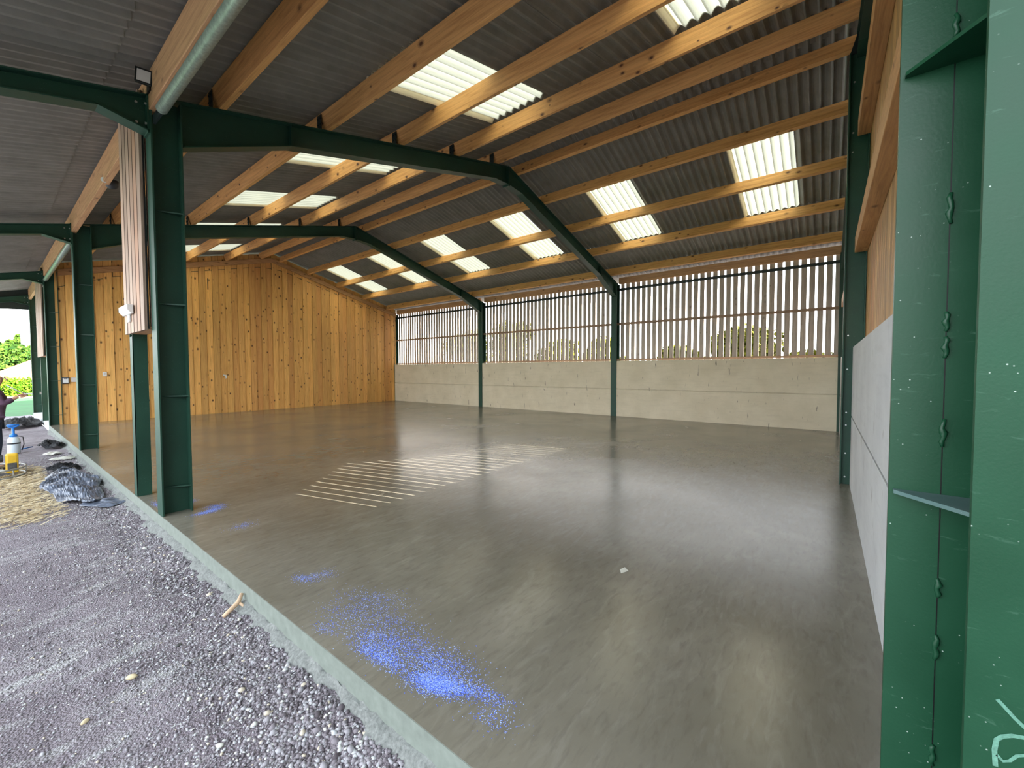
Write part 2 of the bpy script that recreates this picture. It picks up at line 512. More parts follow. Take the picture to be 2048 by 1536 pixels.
LIGHTS = {0, 3, 6, 9, 12, 15}
mbL, mbR = MB(), MB()
Y0 = 0.88
rooflights = []
for i in range(-2, 24):
    ya, yb = Y0 + SH * i, Y0 + SH * (i + 1)
    ya = max(ya, -0.35); yb = min(yb, 24.4)
    if yb - ya < 0.05: continue
    lift = 0.006 * (i % 2)
    lit = i in LIGHTS
    sheet(mbL, -2.6, -0.2, ya - 0.01, yb + 0.02, lift)
    sheet(mbL, -0.35, 2.02, ya - 0.01, yb + 0.02, lift + 0.012)
    if not lit:
        sheet(mbL, 1.92, 4.46, ya - 0.01, yb + 0.02, lift + 0.024)
    sheet(mbL, 4.38, 6.02, ya - 0.01, yb + 0.02, lift + 0.036)
    sheet(mbR, 6.03, 7.62, ya - 0.01, yb + 0.02, lift + 0.036)
    if not lit:
        sheet(mbR, 7.55, 10.06, ya - 0.01, yb + 0.02, lift + 0.024)
    sheet(mbR, 10.00, 12.38, ya - 0.01, yb + 0.02, lift + 0.012)
    if lit:
        rooflights.append((ya, yb))
prop(mbL.build('ceiling', M['roof'], smooth=False), kind='structure')
prop(mbR.build('ceiling', M['roof'], smooth=False), kind='structure')
mb = MB()
mb.prism([(5.75, 6.24), (AX, 6.35), (6.3, 6.24), (6.3, 6.26), (AX, 6.372), (5.75, 6.26)], 1, -0.35, 24.4)
prop(mb.build('trim_3', M['roof']), kind='structure')

wherel = ['nearest the open end', 'second along from the near gable', 'third along, just past the first frame', 'fourth along from the near gable',
          'fifth along, low behind the second frame', 'last before the board wall']
for side in (0, 1):
    for k, (ya, yb) in enumerate(rooflights):
        e = empty('rooflight', (3.2 if side == 0 else 8.8, (ya + yb) / 2, 5.5),
                  'white translucent rooflight, %s slope, %s' % (('left', 'right')[side], wherel[k]),
                  'rooflight', 'rooflights of the %s slope' % ('left', 'right')[side])
        a = MB()
        if side == 0: sheet(a, 1.94, 4.42, ya + 0.02, yb - 0.0, 0.018)
        else: sheet(a, 7.56, 10.03, ya + 0.02, yb - 0.0, 0.018)
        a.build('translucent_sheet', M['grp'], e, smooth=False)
        b = MB()
        if side == 0: sheet(b, 1.96, 4.41, yb + 0.0, yb + 0.085, 0.006)
        else: sheet(b, 7.57, 10.02, yb + 0.0, yb + 0.085, 0.006)
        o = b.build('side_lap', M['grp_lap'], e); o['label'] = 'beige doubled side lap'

# ------------------------------------------------------------------ portal frames
def bolt(mbx, p, ax, r=0.012, h=0.012):
    q = list(p); q[ax] += h
    mbx.tube(p, q, r, n=6)

def column(e, xo, xi, yc, ztop, b=0.2, z0=-0.16, mat='steel', stiff=(0.28, 1.27, 2.26, 3.24), side=-1, near=False):
    """I column; xo outer face, xi inner face; side: which side of the web the stiffeners stand (-1: towards small y)"""
    s = 1 if xi > xo else -1
    t = 0.014
    mb = MB()
    mb.box(min(xo, xo + s * t), max(xo, xo + s * t), yc - b / 2, yc + b / 2, z0, ztop)
    mb.box(min(xi, xi - s * t), max(xi, xi - s * t), yc - b / 2, yc + b / 2, z0, ztop)
    mb.box(min(xo, xi) + t, max(xo, xi) - t, yc - 0.005, yc + 0.005, z0, ztop)
    c = mb.build('column', M[mat], e)
    for zz in stiff:
        for sd in ((side,) if not near else (side,)):
            st = MB()
            yb = yc + sd * (b / 2 - 0.002)
            st.prism([(xo + s * 0.045, yc + sd * 0.005), (xi - s * t, yc + sd * 0.005), (xi - s * t, yb)], 2, zz, zz + 0.014)
            st.build('stiffener', M[mat], c)
    return c

def rafter(e, yc, b=0.17, mat='steel'):
    t = 0.012
    bot = [(0.27, 3.97), (1.42, 4.47), (5.55, zr(5.55) - 0.30), (AX, 5.60), (6.50, zr(6.50) - 0.30), (10.62, 4.47), (11.78, 3.97)]
    out = []
    for half in (0, 1):
        mb = MB()
        if half == 0:
            tp = [(0.02, zr(0.02)), (AX, 6.0)]; bt = bot[:4]
            web = [tp[1], bt[3], bt[2], bt[1], bt[0], (0.264, 3.98), (0.264, zr(0.264))]
        else:
            tp = [(AX, 6.0), (12.02, zr(12.02))]; bt = bot[3:]
            web = [tp[0], (11.781, zr(11.781)), (11.781, 3.98), bt[3], bt[2], bt[1], bt[0]]
        mb.prism(web, 1, yc - 0.005, yc + 0.005)
        mb.seg(tp[0], tp[1], t, yc - b / 2, yc + b / 2)
        for p, q in zip(bt[:-1], bt[1:]):
            mb.seg((p[0], p[1] + t), (q[0], q[1] + t), t, yc - b / 2, yc + b / 2)
        # end plates at apex
        if half == 0: mb.box(AX - 0.02, AX, yc - b / 2, yc + b / 2, 5.57, 5.98)
        else: mb.box(AX, AX + 0.02, yc - b / 2, yc + b / 2, 5.57, 5.98)
        # stiffeners at haunch end
        xs = 1.42 if half == 0 else 10.62
        mb.box(xs - 0.005, xs + 0.005, yc - b / 2 + 0.01, yc + b / 2 - 0.01, 4.49, zr(xs) - 0.015)
        out.append(mb.build('rafter', M[mat], e))
    return out

def canopy_arm(e, yc, b=0.17):
    t = 0.012
    mb = MB()
    ztop = lambda x: 4.39 + SL * x
    x1 = -2.3
    mb.prism([(0, ztop(0)), (0, 4.03), (-0.37, ztop(-0.37) - 0.19), (x1, ztop(x1) - 0.17), (x1, ztop(x1))], 1, yc - 0.005, yc + 0.005)
    mb.seg((x1, ztop(x1)), (0, ztop(0)), t, yc - b / 2, yc + b / 2)
    mb.seg((x1, ztop(x1) - 0.17 + t), (-0.37, ztop(-0.37) - 0.19 + t), t, yc - b / 2, yc + b / 2)
    mb.seg((-0.39, ztop(-0.37) - 0.19 + t), (0.0, 4.03), t, yc - b / 2, yc + b / 2)
    mb.box(-0.018, 0.0, yc - b / 2, yc + b / 2, 4.0, 4.40)
    o = mb.build('canopy_arm', M['steel'], e)
    for z in (4.10, 4.30):
        bl = MB(); bolt(bl, (-0.09, yc - 0.004, z), 1, 0.012, -0.016); bl.build('bolt', M['zinc'], o)
        bl = MB(); bolt(bl, (-0.017, yc - 0.05, z), 0, 0.012, -0.016); bl.build('bolt', M['zinc'], o)

PL = [0.655, 1.93, 3.18, 4.46, 5.62]          # purlin centres, left slope
PR = [6.31, 7.41, 8.71, 10.01, 11.31]        # right slope

def cleats(e, yc):
    for x in PL + PR:
        s = 1 if x < AX else -1
        mb = MB()
        z = zr(x)
        x0 = x - 0.095 if s == 1 else x + 0.098
        mb.box(x0 - 0.004, x0 + 0.003, yc - 0.055, yc + 0.055, z - SL * 0.11, z + 0.19)
        for zz in (0.06, 0.14):
            bolt(mb, (x0 - 0.004, yc - 0.03, z + zz), 0, 0.011, -0.012)
            bolt(mb, (x0 - 0.004, yc + 0.03, z + zz), 0, 0.011, -0.012)
        mb.build('cleat', M['steel_dark'], e)

frame_labels = ['green steel portal frame whose near column stands closest, at the right edge',
                'green steel portal frame standing in mid floor, first one inside the open side',
                'green steel portal frame second inside, with its apex left of centre',
                'green steel portal frame against the timber board wall',
                'green steel portal frame at the far left end beside the lawn']
for k, yc in enumerate((0.03, 6.0, 12.0, 18.0, 24.0)):
    e = empty('portal_frame', (0, yc, 0), frame_labels[k], 'steel frame', 'green steel portal frames')
    if k == 0:
        c = column(e, 0.0, DC, yc, zr(0.1), mat='steel_near', stiff=())
        # extra plate stitched with weld to the edge of the inner flange
        mb = MB(); mb.box(DC - 0.016, DC, 0.1325, 0.222, -0.16, 4.40)
        pl = mb.build('cover_plate', M['steel_near'], e)
        for zz in (0.28, 1.245, 2.245, 3.24):
            st = MB()
            st.prism([(0.015, 0.035), (DC - 0.0165, 0.035), (DC - 0.0165, 0.214), (DC - 0.03, 0.214)], 2, zz, zz + 0.009)
            o = st.build('stiffener', M['steel_dust' if zz < 1.5 else 'steel_near'], c)
        wl = MB()
        for zz, L in ((0.62, 0.05), (0.885, 0.06), (1.03, 0.045), (1.40, 0.065), (1.60, 0.05), (1.66, 0.045), (1.92, 0.07), (2.33, 0.05), (2.62, 0.06), (0.35, 0.05)):
            pts = []; rs = []
            for q in range(7):
                t = q / 6
                pts.append((DC - 0.0165, 0.1312 + 0.0022 * math.sin(q * 1.9 + zz * 9), zz + L * (t - 0.5)))
                rs.append(0.0035 + 0.0035 * math.sin(PI * t) * (0.7 + 0.5 * math.sin(q * 2.3 + zz * 5)))
            wl = MB(); wl.path(pts, rs, 8); wl.build('weld_bead', M['steel_near'], pl, smooth=True)
        sm = MB(); sm.box(DC - 0.0145, DC - 0.001, 0.1302, 0.1324, -0.16, 4.40); sm.build('seam', M['black'], pl)
        ck = MB()
        def stroke(pts, wd):
            k0 = len(ck.v)
            for i, (y, z) in enumerate(pts):
                a = pts[min(i + 1, len(pts) - 1)]; b_ = pts[max(i - 1, 0)]
                dy, dz = a[0] - b_[0], a[1] - b_[1]; L = math.hypot(dy, dz) or 1
                ny, nz = -dz / L * wd / 2, dy / L * wd / 2
                ck.v += [(-0.0008, y + ny, z + nz), (-0.0008, y - ny, z - nz)]
            for i in range(len(pts) - 1):
                ck.f.append((k0 + 2 * i, k0 + 2 * i + 1, k0 + 2 * i + 3, k0 + 2 * i + 2))
        stroke([(0.090, 0.942), (0.080, 0.931), (0.068, 0.917), (0.055, 0.905)], 0.006)
        stroke([(0.089, 0.815), (0.091, 0.845), (0.089, 0.866), (0.082, 0.876), (0.070, 0.884), (0.055, 0.888)], 0.007)
        stroke([(0.088, 0.838), (0.080, 0.830), (0.072, 0.836), (0.064, 0.850), (0.055, 0.856)], 0.005)
        o = ck.build('chalk_mark', M['tin'], c); o['label'] = 'pale hand drawn chalk strokes'
        column(e, W, W - DC, yc, zr(0.1), side=1)
        rafter(e, yc)
        canopy_arm(e, yc)
    else:
        column(e, 0.0, DC, yc, zr(0.1), side=-1)
        if k < 4:
            column(e, W, W - DC, yc, zr(0.1), side=-1)
        rafter(e, yc)
        canopy_arm(e, yc)
    if k < 3: cleats(e, yc)

# bolts near top of column F1: small bright bolt
# ------------------------------------------------------------------ purlins
def purlin(x, ya, yb, label, group, mat='purlin', wd=0.075, ht=0.225, lift=0.0):
    s = 1 if x < AX else -1
    th = math.atan(SL) * s                      # slope angle; normal tilts (-s*sin, cos)
    nx, nz = -s * SINA, COSA; tx, tz = COSA, s * SINA
    z0 = zr(x) + lift
    ends = []
    poly = [(x - tx * wd / 2, z0 - tz * wd / 2), (x + tx * wd / 2, z0 + tz * wd / 2),
            (x + tx * wd / 2 + nx * ht, z0 + tz * wd / 2 + nz * ht), (x - tx * wd / 2 + nx * ht, z0 - tz * wd / 2 + nz * ht)]
    # local object so grain differs: origin at mid length
    oy = (ya + yb) / 2 + random.uniform(-0.2, 0.2)
    mb = MB(); mb.prism([(p[0] - x, p[1] - z0) for p in poly], 1, ya - oy, yb - oy)
    o = mb.build('timber_purlin', M[mat], bevel=0.004)
    o.location = (x, oy, z0)
    prop(o, label, 'purlin', group)
    return o
bays = [(0.02, 5.995, 'near'), (6.005, 11.995, 'middle'), (12.005, 17.86, 'far')]
posL = ['lowest, nearest the open side', 'second up from the open side', 'third up from the open side', 'fourth up, next to the ridge purlin', 'topmost, on the left of the ridge']
posR = ['topmost, on the right of the ridge', 'second down from the ridge', 'third down, crossing the rooflights', 'fourth down, below the rooflights', 'lowest, just above the slatted wall']
for ya, yb, bn in bays:
    for i, x in enumerate(PL):
        purlin(x, ya, yb, 'timber purlin in the %s bay, left slope, %s' % (bn, posL[i]), 'timber purlins of the left slope')
    for i, x in enumerate(PR):
        purlin(x, ya, yb, 'timber purlin in the %s bay, right slope, %s' % (bn, posR[i]), 'timber purlins of the right slope')
for i, (ya, yb, bn) in enumerate(bays + [(18.0, 24.3, 'end')]):
    ya, yb = ya - (0.1 if i == 0 else 0), yb
    mb = MB(); mb.prism([(-0.005, 4.235), (0.07, 4.235), (0.07, 4.62), (-0.005, 4.60)], 1, ya, min(yb, 18.0) if i < 3 else yb)
    o = mb.build('eave_beam', M['eave_beam'], bevel=0.005)
    prop(o, 'deep timber eave beam along the open side over the %s bay' % bn, 'beam', 'deep eave beams over the open side')
for ya, yb, bn in bays:
    mb = MB(); mb.prism([(11.93, 4.41), (12.0, 4.41), (12.0, 4.60), (11.93, 4.62)], 1, ya + (0.0 if ya < 1 else 0.1), yb - 0.1 if bn != 'far' else yb)
    o = mb.build('eave_beam', M['eave_beam'], bevel=0.004)
    prop(o, 'timber eave beam directly above the slatted wall in the %s bay' % bn, 'beam', 'eave beams above the slatted wall')

# galvanised eave ties
for ya, yb, lab in ((0.15, 5.6, 'galvanised round tie tube beside the eave beam at the top left'), (12.2, 17.85, 'distant galvanised tie tube under the eave beam of the far bay')):
    e = empty('tie_tube', (0.12, (ya + yb) / 2, 4.16), lab, 'tube', 'galvanised eave ties')
    mb = MB(); mb.tube((0.03, ya, 4.135), (0.03, yb, 4.135), 0.048, n=20)
    mb.build('tube', M['galv'], e, smooth=True)
    mb = MB(); mb.box(0.02, 0.04, yb, yb + 0.28, 4.09, 4.18)
    bolt(mb, (0.02, yb + 0.1, 4.135), 0, 0.012, -0.016)
    mb.build('end_plate', M['steel_dark'], e)

# ------------------------------------------------------------------ concrete panels
def cpanel(x0, x1, y0, y1, z0, z1, label, mat, group):
    """precast panel; the joint between two is a shallow rebate on the room side"""
    mb = MB(); r = 0.022 if z0 > 0.5 else 0.0
    if x1 - x0 < 0.5:
        mb.prism([(x0, z0 + r), (x0 + 0.05, z0 + r), (x0 + 0.05, z0), (x1, z0), (x1, z1), (x0, z1)] if r else [(x0, z0), (x1, z0), (x1, z1), (x0, z1)], 1, y0, y1)
    else:
        mb.prism([(y1, z0 + r), (y1 - 0.05, z0 + r), (y1 - 0.05, z0), (y0, z0), (y0, z1), (y1, z1)] if r else [(y0, z0), (y1, z0), (y1, z1), (y0, z1)], 0, x0, x1)
    o = mb.build('concrete_panel', M[mat], bevel=0.004)
    prop(o, label, 'concrete panel', group)
ZJ = 0.905; ZC = 1.845
for a, b, bn in ((0.14, 5.985, 'near'), (6.015, 11.985, 'middle'), (12.015, 17.93, 'far')):
    cpanel(11.80, 11.90, a if a > 1 else 0.079, b, 0.0, ZJ, 'lower grey concrete wall panel in the %s bay under the slatted wall' % bn, 'conc', 'concrete panels of the slatted side')
    cpanel(11.80, 11.90, a if a > 1 else 0.079, b, ZJ, ZC, 'upper grey concrete wall panel in the %s bay under the slatted wall' % bn, 'conc', 'concrete panels of the slatted side')
for a, b, bn in ((0.268, 5.945, 'at the right'), (5.965, 11.78, 'behind the dark gable post')):
    cpanel(a, b, -0.02, 0.077, 0.0, ZJ, 'lower pale concrete panel of the near gable, %s' % bn, 'conc_w', 'concrete panels of the near gable')
    cpanel(a, b, -0.02, 0.077, ZJ, ZC, 'upper pale concrete panel of the near gable, %s' % bn, 'conc_w', 'concrete panels of the near gable')

# ------------------------------------------------------------------ slatted side wall
SP = 0.1765
gap0 = 5.89
for k, (a, b) in enumerate(((0.1, 5.93), (6.07, 11.93), (12.07, 17.95))):
    e = empty('wall_right', (12.05, (a + b) / 2, 1.8), kind='structure')
    y = gap0 - SP * 60
    while y < b + SP:
        y0, y1 = y - SP + 0.026, y - 0.026      # a board between two gaps
        c0, c1 = max(y0, a), min(y1, b)
        if c1 - c0 > 0.02 and y0 < b and y1 > a:
            mb = MB(); hw = (c1 - c0) / 2; z1 = 4.42 + random.uniform(0, 0.03)
            mb.box(-0.011, 0.011, -hw, hw, -1.3, z1 - 3.1)
            o = mb.build('slat', M['slat'], None)
            o.location = (random.uniform(-0.002, 0.002), (c0 + c1) / 2 - (a + b) / 2, 3.1 - 1.8)
            o.parent = e
        y += SP
    mb = MB(); mb.box(11.97, 12.036, a - 0.05, b + 0.05, 3.055, 3.125)
    mb.build('middle_rail', M['slat_rail'], e, bevel=0.003)
    mb = MB(); mb.box(12.0, 12.036, a - 0.05, b + 0.05, 4.20, 4.275)
    mb.build('steel_rail', M['steel_dark'], e)
    mb = MB(); mb.box(11.99, 12.036, a - 0.05, b + 0.05, 1.86, 1.92)
    mb.build('lower_rail', M['slat_rail'], e)

# ------------------------------------------------------------------ far timber gable wall
YW = 17.93
mb = MB()
x = 0.2; i = 0; bw = 0.2
while x < 11.86:
    xe = min(x + bw, 11.90)
    dy = 0.022 if i % 2 else 0.0
    ov = -0.005
    xa, xb = x - ov, xe + ov
    yy = YW - dy
    z1a, z1b = zr(xa) + 0.21, zr(xb) + 0.21
    mb.add([(xa, yy, 0.0), (xb, yy, 0.0), (xb, yy, z1b), (xa, yy, z1a), (xa, yy + 0.022, 0.0), (xb, yy + 0.022, 0.0), (xb, yy + 0.022, z1b), (xa, yy + 0.022, z1a)],
           [(0, 1, 2, 3), (5, 4, 7, 6), (0, 3, 7, 4), (1, 5, 6, 2), (3, 2, 6, 7), (0, 4, 5, 1)])
    x = xe; i += 1
mb.add([(0.2, YW + 0.024, 0), (11.9, YW + 0.024, 0), (11.9, YW + 0.024, zr(11.9) + 0.21), (AX, YW + 0.024, 6.21), (0.2, YW + 0.024, zr(0.2) + 0.21),
        (0.2, YW + 0.034, 0), (11.9, YW + 0.034, 0), (11.9, YW + 0.034, zr(11.9) + 0.21), (AX, YW + 0.034, 6.21), (0.2, YW + 0.034, zr(0.2) + 0.21)], [(0, 1, 2, 3, 4), (9, 8, 7, 6, 5)])
wb = mb.build('wall_back', M['wall_wood']); prop(wb, kind='structure')
mb = MB()
for p, q in (((0.27, zr(0.27)), (AX, 6.0)), ((AX, 6.0), (11.9, zr(11.9)))):
    mb.prism([(p[0], p[1] + 0.02), (q[0], q[1] + 0.02), (q[0], q[1] - 0.16), (p[0], p[1] - 0.16)], 1, YW - 0.075, YW - 0.024)
prop(mb.build('trim_4', M['rail_x'], bevel=0.004), kind='structure')
# cut in boards near the top left
mb = MB(); mb.box(3.86, 3.885, YW - 0.030, YW - 0.022, 4.45, 4.85)
prop(mb.build('trim_5', M['steel_dark']), kind='structure')
# gable closing at the far end of the canopy
mb = MB(); mb.prism([(-2.5, 3.72), (0.0, 3.86), (0.0, 4.62), (-2.5, 3.95)], 1, 24.05, 24.10)
prop(mb.build('trim_6', M['steel_dark']), kind='structure')

# ------------------------------------------------------------------ near gable
mb = MB()
x = 0.0; i = 0
cutz = lambda x: np.interp(x, [0, 2.7, 4.37, 5.2, 6.2, 7.0, 12], [2.3, 2.42, 2.90, 2.6, 2.52, 2.42, 2.4])
gx = 2.745
while gx > 0.1: gx -= 0.178
xs = [0.0]
while gx < 12.05:
    xs.append(gx); gx += 0.178
xs.append(12.05)
rg = random.Random(3)
gaps = {}
for j, xx in enumerate(xs):
    if 2.7 < xx < 5.8 or 6.1 < xx < 7.1: gaps[j] = rg.choice([0.011, 0.013, 0.015, 0.018]) + (0.004 if xx > 4.5 else 0)
    else: gaps[j] = 0.0
for j in range(len(xs) - 1):
    xa, xb = xs[j] + gaps.get(j, 0) / 2, xs[j + 1] - gaps.get(j + 1, 0) / 2
    za, zb = zr(xa) + 0.2, zr(xb) + 0.2
    y0, y1 = -0.060, -0.042
    mb.add([(xa, y0, 1.7), (xb, y0, 1.7), (xb, y0, zb), (xa, y0, za), (xa, y1, 1.7), (xb, y1, 1.7), (xb, y1, zb), (xa, y1, za)],
           [(0, 1, 2, 3), (5, 4, 7, 6), (0, 3, 7, 4), (1, 5, 6, 2), (3, 2, 6, 7), (0, 4, 5, 1)])
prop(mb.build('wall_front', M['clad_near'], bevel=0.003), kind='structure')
mb = MB()  # added outer sheet, unseen, shaped to trim the sunlight through the gaps
pts = [(0.0, cutz(0.0)), (2.7, cutz(2.7)), (4.37, cutz(4.37)), (5.2, cutz(5.2)), (6.2, cutz(6.2)), (7.0, cutz(7.0)), (12.05, cutz(12.0))]
mb.prism(pts + [(12.05, zr(12.05) + 0.2), (AX, 6.2), (0.0, zr(0) + 0.2)], 1, -0.08, -0.062)
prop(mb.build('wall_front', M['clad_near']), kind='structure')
for z, lab in ((3.07, 'lower timber rail across the near gable boards, ending at the dark post'), (4.56, 'upper timber rail across the near gable boards, rising to the top edge')):
    for a, b in ((0.27, 5.87), (6.05, 11.76)):
        if z > 4 and a < 1: a = 0.5
        if z > 4 and a > 6: b = 10.9
        mb = MB(); mb.box(a, b, -0.041, 0.088, z, z + 0.2)
        o = mb.build('gable_rail', M['rail_x'], bevel=0.004)
        prop(o, lab if a < 1 else lab.split(',')[0] + ', on the hidden side of the post', 'rail', 'timber gable rails')
# wind post
e = empty('gable_post', (5.96, 0.08, 0), 'dark green steel post in the near gable between slatted and pale walls', 'steel post')
mb = MB()
mb.box(5.885, 6.035, 0.172, 0.186, -0.05, 5.66)
mb.box(5.885, 6.035, -0.036, -0.022, -0.05, 5.66)
mb.box(5.950, 5.960, -0.022, 0.172, -0.05, 5.66)
mb.build('column', M['steel'], e)
mb = MB(); mb.prism([(0.08, 5.66), (0.08, 5.95), (0.10, 5.95), (0.186, 5.66)], 0, 5.94, 5.952)
mb.build('head_plate', M['steel_dark'], e)
for z in (0.10, 0.42, 0.80, 0.97, 1.55, 2.0, 4.4, 4.65, 5.3):
    bl = MB(); bl.tube((5.950, 0.13, z), (5.935, 0.13, z), 0.010, n=6); bl.build('bolt', M['zinc'], e)

# ------------------------------------------------------------------ jamb posts and boarded jamb panels
def jamb(y0, y1, ztop, lab_panel, lab_post):
    e = empty('boarded_panel', (-0.03, (y0 + y1) / 2, 2.0), lab_panel, 'timber panel', 'boarded panels beside the columns')
    nb = 6; bw = (y1 - y0) / nb
    mb = MB()
    for i in range(nb):
        mb.box(-0.056, -0.030, y0 + i * bw + 0.009, y0 + (i + 1) * bw - 0.009, 1.99, ztop)
    mb.build('boards', M['panel_wood'], e, bevel=0.002)
    for i in range(1, nb):  # dark strips paint the shaded edge lines between the boards
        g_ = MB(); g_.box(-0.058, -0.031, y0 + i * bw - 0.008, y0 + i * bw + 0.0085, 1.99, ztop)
        g_.build('groove_shade_strip', M['joint'], e)
    mb = MB(); mb.box(-0.03, -0.016, y0, y1, 2.0, ztop)  # black sheet added so the grooves look shaded
    o = mb.build('backing', M['black'], e); o['label'] = 'black sheet painting the shade in the grooves between the boards'
    mb = MB(); mb.box(-0.016, 0.13, y0 + 0.02, y1, 2.0, 2.03)
    mb.build('soffit_board', M['eave_beam'], e)
    mb = MB(); mb.box(0.0, 0.05, y0 + 0.01, y0 + 0.06, 2.03, 4.22)
    mb.build('batten', M['panel_wood'], e)
    p = empty('jamb_post', (0.07, y1 + 0.1, 0), lab_post, 'steel post', 'short steel jamb posts')
    yc = y1 + 0.03
    mb = MB()
    mb.box(0.0, 0.14, yc - 0.075, yc - 0.066, -0.16, 4.2)
    mb.box(0.0, 0.14, yc + 0.066, yc + 0.075, -0.16, 4.2)
    mb.box(0.066, 0.074, yc - 0.066, yc + 0.066, -0.16, 4.2)
    mb.box(0.0, 0.008, yc - 0.075, yc + 0.075, -0.16, 1.97)
    mb.build('post', M['steel'], p)
    return e, p
jamb(6.11, 7.10, 4.50, 'pale boarded panel hanging beside the nearest free standing green column', 'green steel jamb post standing under the nearest boarded panel')
e2, p2 = jamb(18.11, 20.0, 4.50, 'distant boarded panel beside the far column near the lawn', 'distant steel jamb post with a green strip beside the far column')
# latch on far post
mb = MB(); mb.box(-0.04, -0.001, 20.0, 20.06, 0.82, 0.90)
mb.build('latch', M['zinc'], p2)

# ------------------------------------------------------------------ fittings
e = empty('floodlight', (-0.05, 5.85, 4.48), 'square black floodlight with white lens on the column top by the eave beam', 'floodlight')
mb = MB(); mb.box(-0.07, 0.07, -0.02, 0.02, -0.07, 0.07)
def tilt_build(mbx, name, mat, bev=0.0):
    R = Matrix.Rotation(math.radians(-24), 4, 'Z') @ Matrix.Rotation(math.radians(8), 4, 'X') @ Matrix.Rotation(math.radians(6), 4, 'Y')
    mbx.v = [tuple(R @ Vector(v) + Vector((-0.055, 5.80, 4.485))) for v in mbx.v]
    return mbx.build(name, M[mat], e, bevel=bev)
tilt_build(mb, 'housing', 'black', 0.004)
mb = MB(); mb.box(-0.052, 0.052, -0.0225, -0.019, -0.052, 0.052); tilt_build(mb, 'lens', 'led')
mb = MB(); mb.box(-0.02, -0.0, 5.80, 5.90, 4.38, 4.45); mb.build('bracket', M['black'], e)

e = empty('wall_lamp', (-0.08, 6.8, 2.25), 'white boxy lamp on the lower edge of the nearest boarded panel', 'lamp')
mb = MB(); mb.prism([(-0.066, 2.30), (-0.12, 2.30), (-0.12, 2.24), (-0.085, 2.20), (-0.066, 2.20)], 1, 6.55, 7.0)
mb.build('housing', M['white'], e, bevel=0.004)
mb = MB(); mb.box(-0.075, -0.066, 6.72, 6.84, 2.12, 2.20); mb.build('mounting_plate', M['white'], e)

e = empty('security_camera', (0.10, 8.6, 4.25), 'small dark dome camera with pale ring hanging behind the boarded panel', 'camera')
mb = MB(); mb.tube((0.10, 8.65, 4.45), (0.10, 8.65, 4.32), 0.03, n=12); mb.build('bracket', M['black'], e)
mb = MB(); mb.lathe((0.10, 8.65, 4.20), [(0.01, 0.0), (0.05, 0.015), (0.075, 0.05), (0.08, 0.12), (0.03, 0.13)], 18); mb.build('dome', M['dkgrey'], e, smooth=True)
mb = MB(); mb.tube((0.02, 8.55, 4.27), (0.0, 8.50, 4.26), 0.035, n=14); mb.build('lens_ring', M['white'], e)

def wallbox(name, x, z, wx, hz, mat, label, cat, extra=None):
    e = empty(name, (x, YW - 0.03, z), label, cat)
    mb = MB(); mb.box(x - wx / 2, x + wx / 2, YW - 0.065, YW - 0.0225, z - hz / 2, z + hz / 2)
    mb.build('housing', M[mat], e, bevel=0.004)
    return e
e = wallbox('alarm_keypad', 0.34, 1.28, 0.15, 0.19, 'dkgrey', 'small dark framed keypad with white face on the board wall', 'keypad')
mb = MB(); mb.box(0.285, 0.395, YW - 0.072, YW - 0.066, 1.215, 1.35); mb.build('face', M['white'], e)
mb = MB(); mb.box(0.305, 0.375, YW - 0.075, YW - 0.0725, 1.315, 1.340); mb.build('display', M['black'], e)
e = wallbox('junction_box', 0.52, 1.30, 0.13, 0.13, 'led', 'small grey junction box right of the keypad on the board wall', 'junction box')
mb = MB(); mb.box(0.60, 0.63, YW - 0.05, YW - 0.0225, 1.285, 1.315); mb.build('cable_gland', M['black'], e)
e = wallbox('wall_socket', 1.16, 1.46, 0.09, 0.13, 'white', 'white socket plate on the board wall between two columns', 'socket')
mb = MB(); mb.box(1.14, 1.18, YW - 0.068, YW - 0.065, 1.44, 1.50); mb.build('cover', M['led'], e)
mb = MB()
mb.add([(4.27, YW - 0.026, 1.42), (4.37, YW - 0.026, 1.40), (4.39, YW - 0.026, 1.30), (4.34, YW - 0.026, 1.26), (4.33, YW - 0.026, 1.37), (4.27, YW - 0.026, 1.36),
        (4.27, YW - 0.0225, 1.42), (4.37, YW - 0.0225, 1.40), (4.39, YW - 0.0225, 1.30), (4.34, YW - 0.0225, 1.26), (4.33, YW - 0.0225, 1.37), (4.27, YW - 0.0225, 1.36)],
       [(0, 1, 2, 3, 4, 5), (11, 10, 9, 8, 7, 6)] + [(i, i + 6, (i + 1) % 6 + 6, (i + 1) % 6) for i in range(6)])
o = mb.build('torn_label', M['white']); prop(o, 'torn white label stuck low on the middle of the board wall', 'label')

# ------------------------------------------------------------------ ground
nx_, ny_ = 90, 260
X = np.concatenate([np.linspace(-14, -3.2, 20), np.linspace(-3, -0.004, 70)])
Y = np.linspace(-6, 25.4, ny_)
gx_, gy_ = np.meshgrid(X, Y, indexing='ij')
def ground_z(x, y):
    d = np.clip(-x, 0, 3)
    return -0.178 - 0.03 * np.clip(d, 0, 1) + 0.012 * np.sin(3.1 * x + 1.7 * y) * np.sin(1.3 * y - 2 * x) + 0.006 * np.sin(9 * x + 4 * y) + 0.016 * np.exp(-((x + 0.05) / 0.09) ** 2)
gz_ = ground_z(gx_, gy_) + rng.normal(0, 0.0025, gx_.shape)
V = np.stack([gx_.ravel(), gy_.ravel(), gz_.ravel()], 1)
n1, n2 = gx_.shape
I = (np.arange(n1 - 1)[:, None] * n2 + np.arange(n2 - 1)[None, :]).ravel()
F = np.stack([I, I + n2, I + n2 + 1, I + 1], 1)
g = mesh_np('gravel_ground', V, F, M['gravel'], smooth=True)
prop(g, kind='structure')

